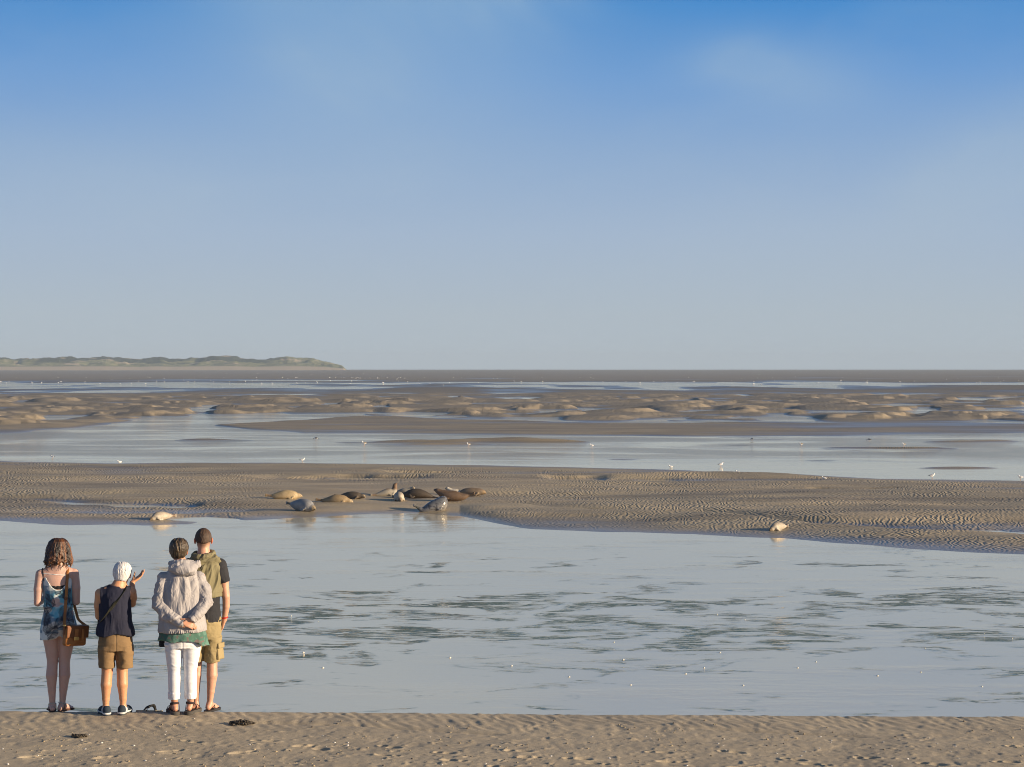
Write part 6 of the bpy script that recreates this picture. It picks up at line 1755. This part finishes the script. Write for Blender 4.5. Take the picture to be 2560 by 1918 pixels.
spots = [(807, 1840), (817, 1849), (837, 1857), (255, 1858), (150, 1826), (415, 1830), (870, 1857), (412, 1837), (205, 1851), (105, 1897), (157, 1899), (20, 1911), (1614, 1842), (1627, 1846), (1635, 1858), (1795, 1860), (1808, 1865), (1815, 1876), (1480, 1843), (2322, 1846), (2337, 1850), (2343, 1860), (2388, 1866), (2378, 1880), (1378, 1891), (1524, 1896), (670, 1874), (486, 1797), (1076, 1843)]
for k in range(36): spots.append((float(rs_.uniform(0, 2560)), float(rs_.uniform(1835, 1917))))
for (u, v) in spots:
    x, y, z = ray_beach(u, v)
    o = link('shell', SHELL, None, None, (x, y, z + 0.001))
    s = 0.62 * float(rs_.uniform(0.45, 1.15)) * (0.8 + 0.25 * (v - 1800) / 117)
    o.scale = (s, s, s * float(rs_.uniform(0.7, 1.1)))
    o.rotation_euler = (float(rs_.uniform(-0.5, 0.5)), float(rs_.uniform(-0.5, 0.5)), float(rs_.uniform(0, 6.28)))
    tag(o, 'small white piece of shell scattered on the tan sand', 'shell', 'shells scattered on the sand')

# crumbs of damp sand and tiny stones, too many to count
m_crumb, n, p = material('sand_crumbs')
pos = n.new('ShaderNodeTexCoord').outputs['Object']
n.link(n.mix(n.rng(n.noise(pos, 3.0, 2.0), 0.42, 0.58), (0.40, 0.315, 0.195, 1), (0.17, 0.14, 0.105, 1)), p.inputs['Base Color'])
p.inputs['Roughness'].default_value = 0.9
g = Field((-0.02, -0.02, -0.02), (0.02, 0.02, 0.02), 0.004)
g.add(ell((0, 0, 0), (0.012, 0.009, 0.008)), 0)
cv, cq, cg = g.mesh()
N = 1500
cu = rs_.uniform(-80, 2640, N); cy_ = 14.9 + 2.3 * rs_.random(N) ** 1.0
cl = fbm(cu / 130, cy_ * 2.2, 801, 3) > -0.02
cu, cy_ = cu[cl], cy_[cl]
cx_ = (cu - 1280) / F * cy_
cz_ = beach_h(cx_, cy_)
Vs, Qs = [], []
for k in range(len(cx_)):
    s = 0.25 + 1.0 * rs_.random() ** 3
    a = rs_.uniform(0, 6.28); ca, sa = math.cos(a), math.sin(a)
    q = cv * s * np.array((1, 1, rs_.uniform(0.6, 1.2)), np.float32)
    q = np.stack([q[:, 0] * ca - q[:, 1] * sa, q[:, 0] * sa + q[:, 1] * ca, q[:, 2]], -1)
    Vs.append(q + np.array((cx_[k], cy_[k], cz_[k] + 0.002 * s))); Qs.append(cq + k * len(cv))
crumbs = link('sand_crumbs', mesh_np('sand_crumbs', np.concatenate(Vs), np.concatenate(Qs)), m_crumb)
tag(crumbs, 'crumbs of damp sand and tiny stones strewn over the beach', kind='stuff')

# blobs of foam drifting on the near channel
m_foam, n, p = material('sea_foam')
pos = n.new('ShaderNodeTexCoord').outputs['Object']
n.link(n.mix(n.noise(pos, 70.0, 3.0), (0.56, 0.53, 0.46, 1), (0.74, 0.71, 0.63, 1)), p.inputs['Base Color'])
p.inputs['Roughness'].default_value = 0.6
g = Field((-0.06, -0.06, -0.02), (0.06, 0.06, 0.05), 0.004)
g.add(ell((0, 0, 0), (0.040, 0.040, 0.020)), 0)
g.add(ell((0.004, 0, 0.014), (0.024, 0.024, 0.018)), 0.012)
vv, qd, gg = g.mesh(); vv = relax(vv, qd, 1)
vv = vv + gg * (0.004 * fbm3(vv[:, 0] * 70, vv[:, 1] * 70, vv[:, 2] * 70, 5, 2))[:, None]
FOAM = mesh_np('foam_blob', vv, qd); FOAM.materials.append(m_foam)
for (u, v) in [(758, 1632), (1125, 1645), (1279, 1665), (1423, 1693), (1558, 1650), (1577, 1713), (1714, 1685), (1760, 1670), (2040, 1655), (1994, 1670), (2194, 1690), (2302, 1681), (2455, 1717), (1858, 1714), (2313, 1621), (1793, 1536), (1862, 1550), (2460, 1584), (728, 1540), (795, 1554), (807, 1670), (1535, 1606), (2530, 1596), (1800, 1632)]:
    x, y, _ = water_at(u, v)
    o = link('foam_blob', FOAM, None, None, (x, y, 0.0))
    s = float(rs_.uniform(0.7, 1.2)) * (0.58 if v > 1625 else 0.42)
    o.scale = (s, s, s); o.rotation_euler = (0, 0, float(rs_.uniform(0, 6.28)))
    tag(o, 'small pale blob of foam drifting on the grey near channel', 'foam', 'foam blobs on the near channel')
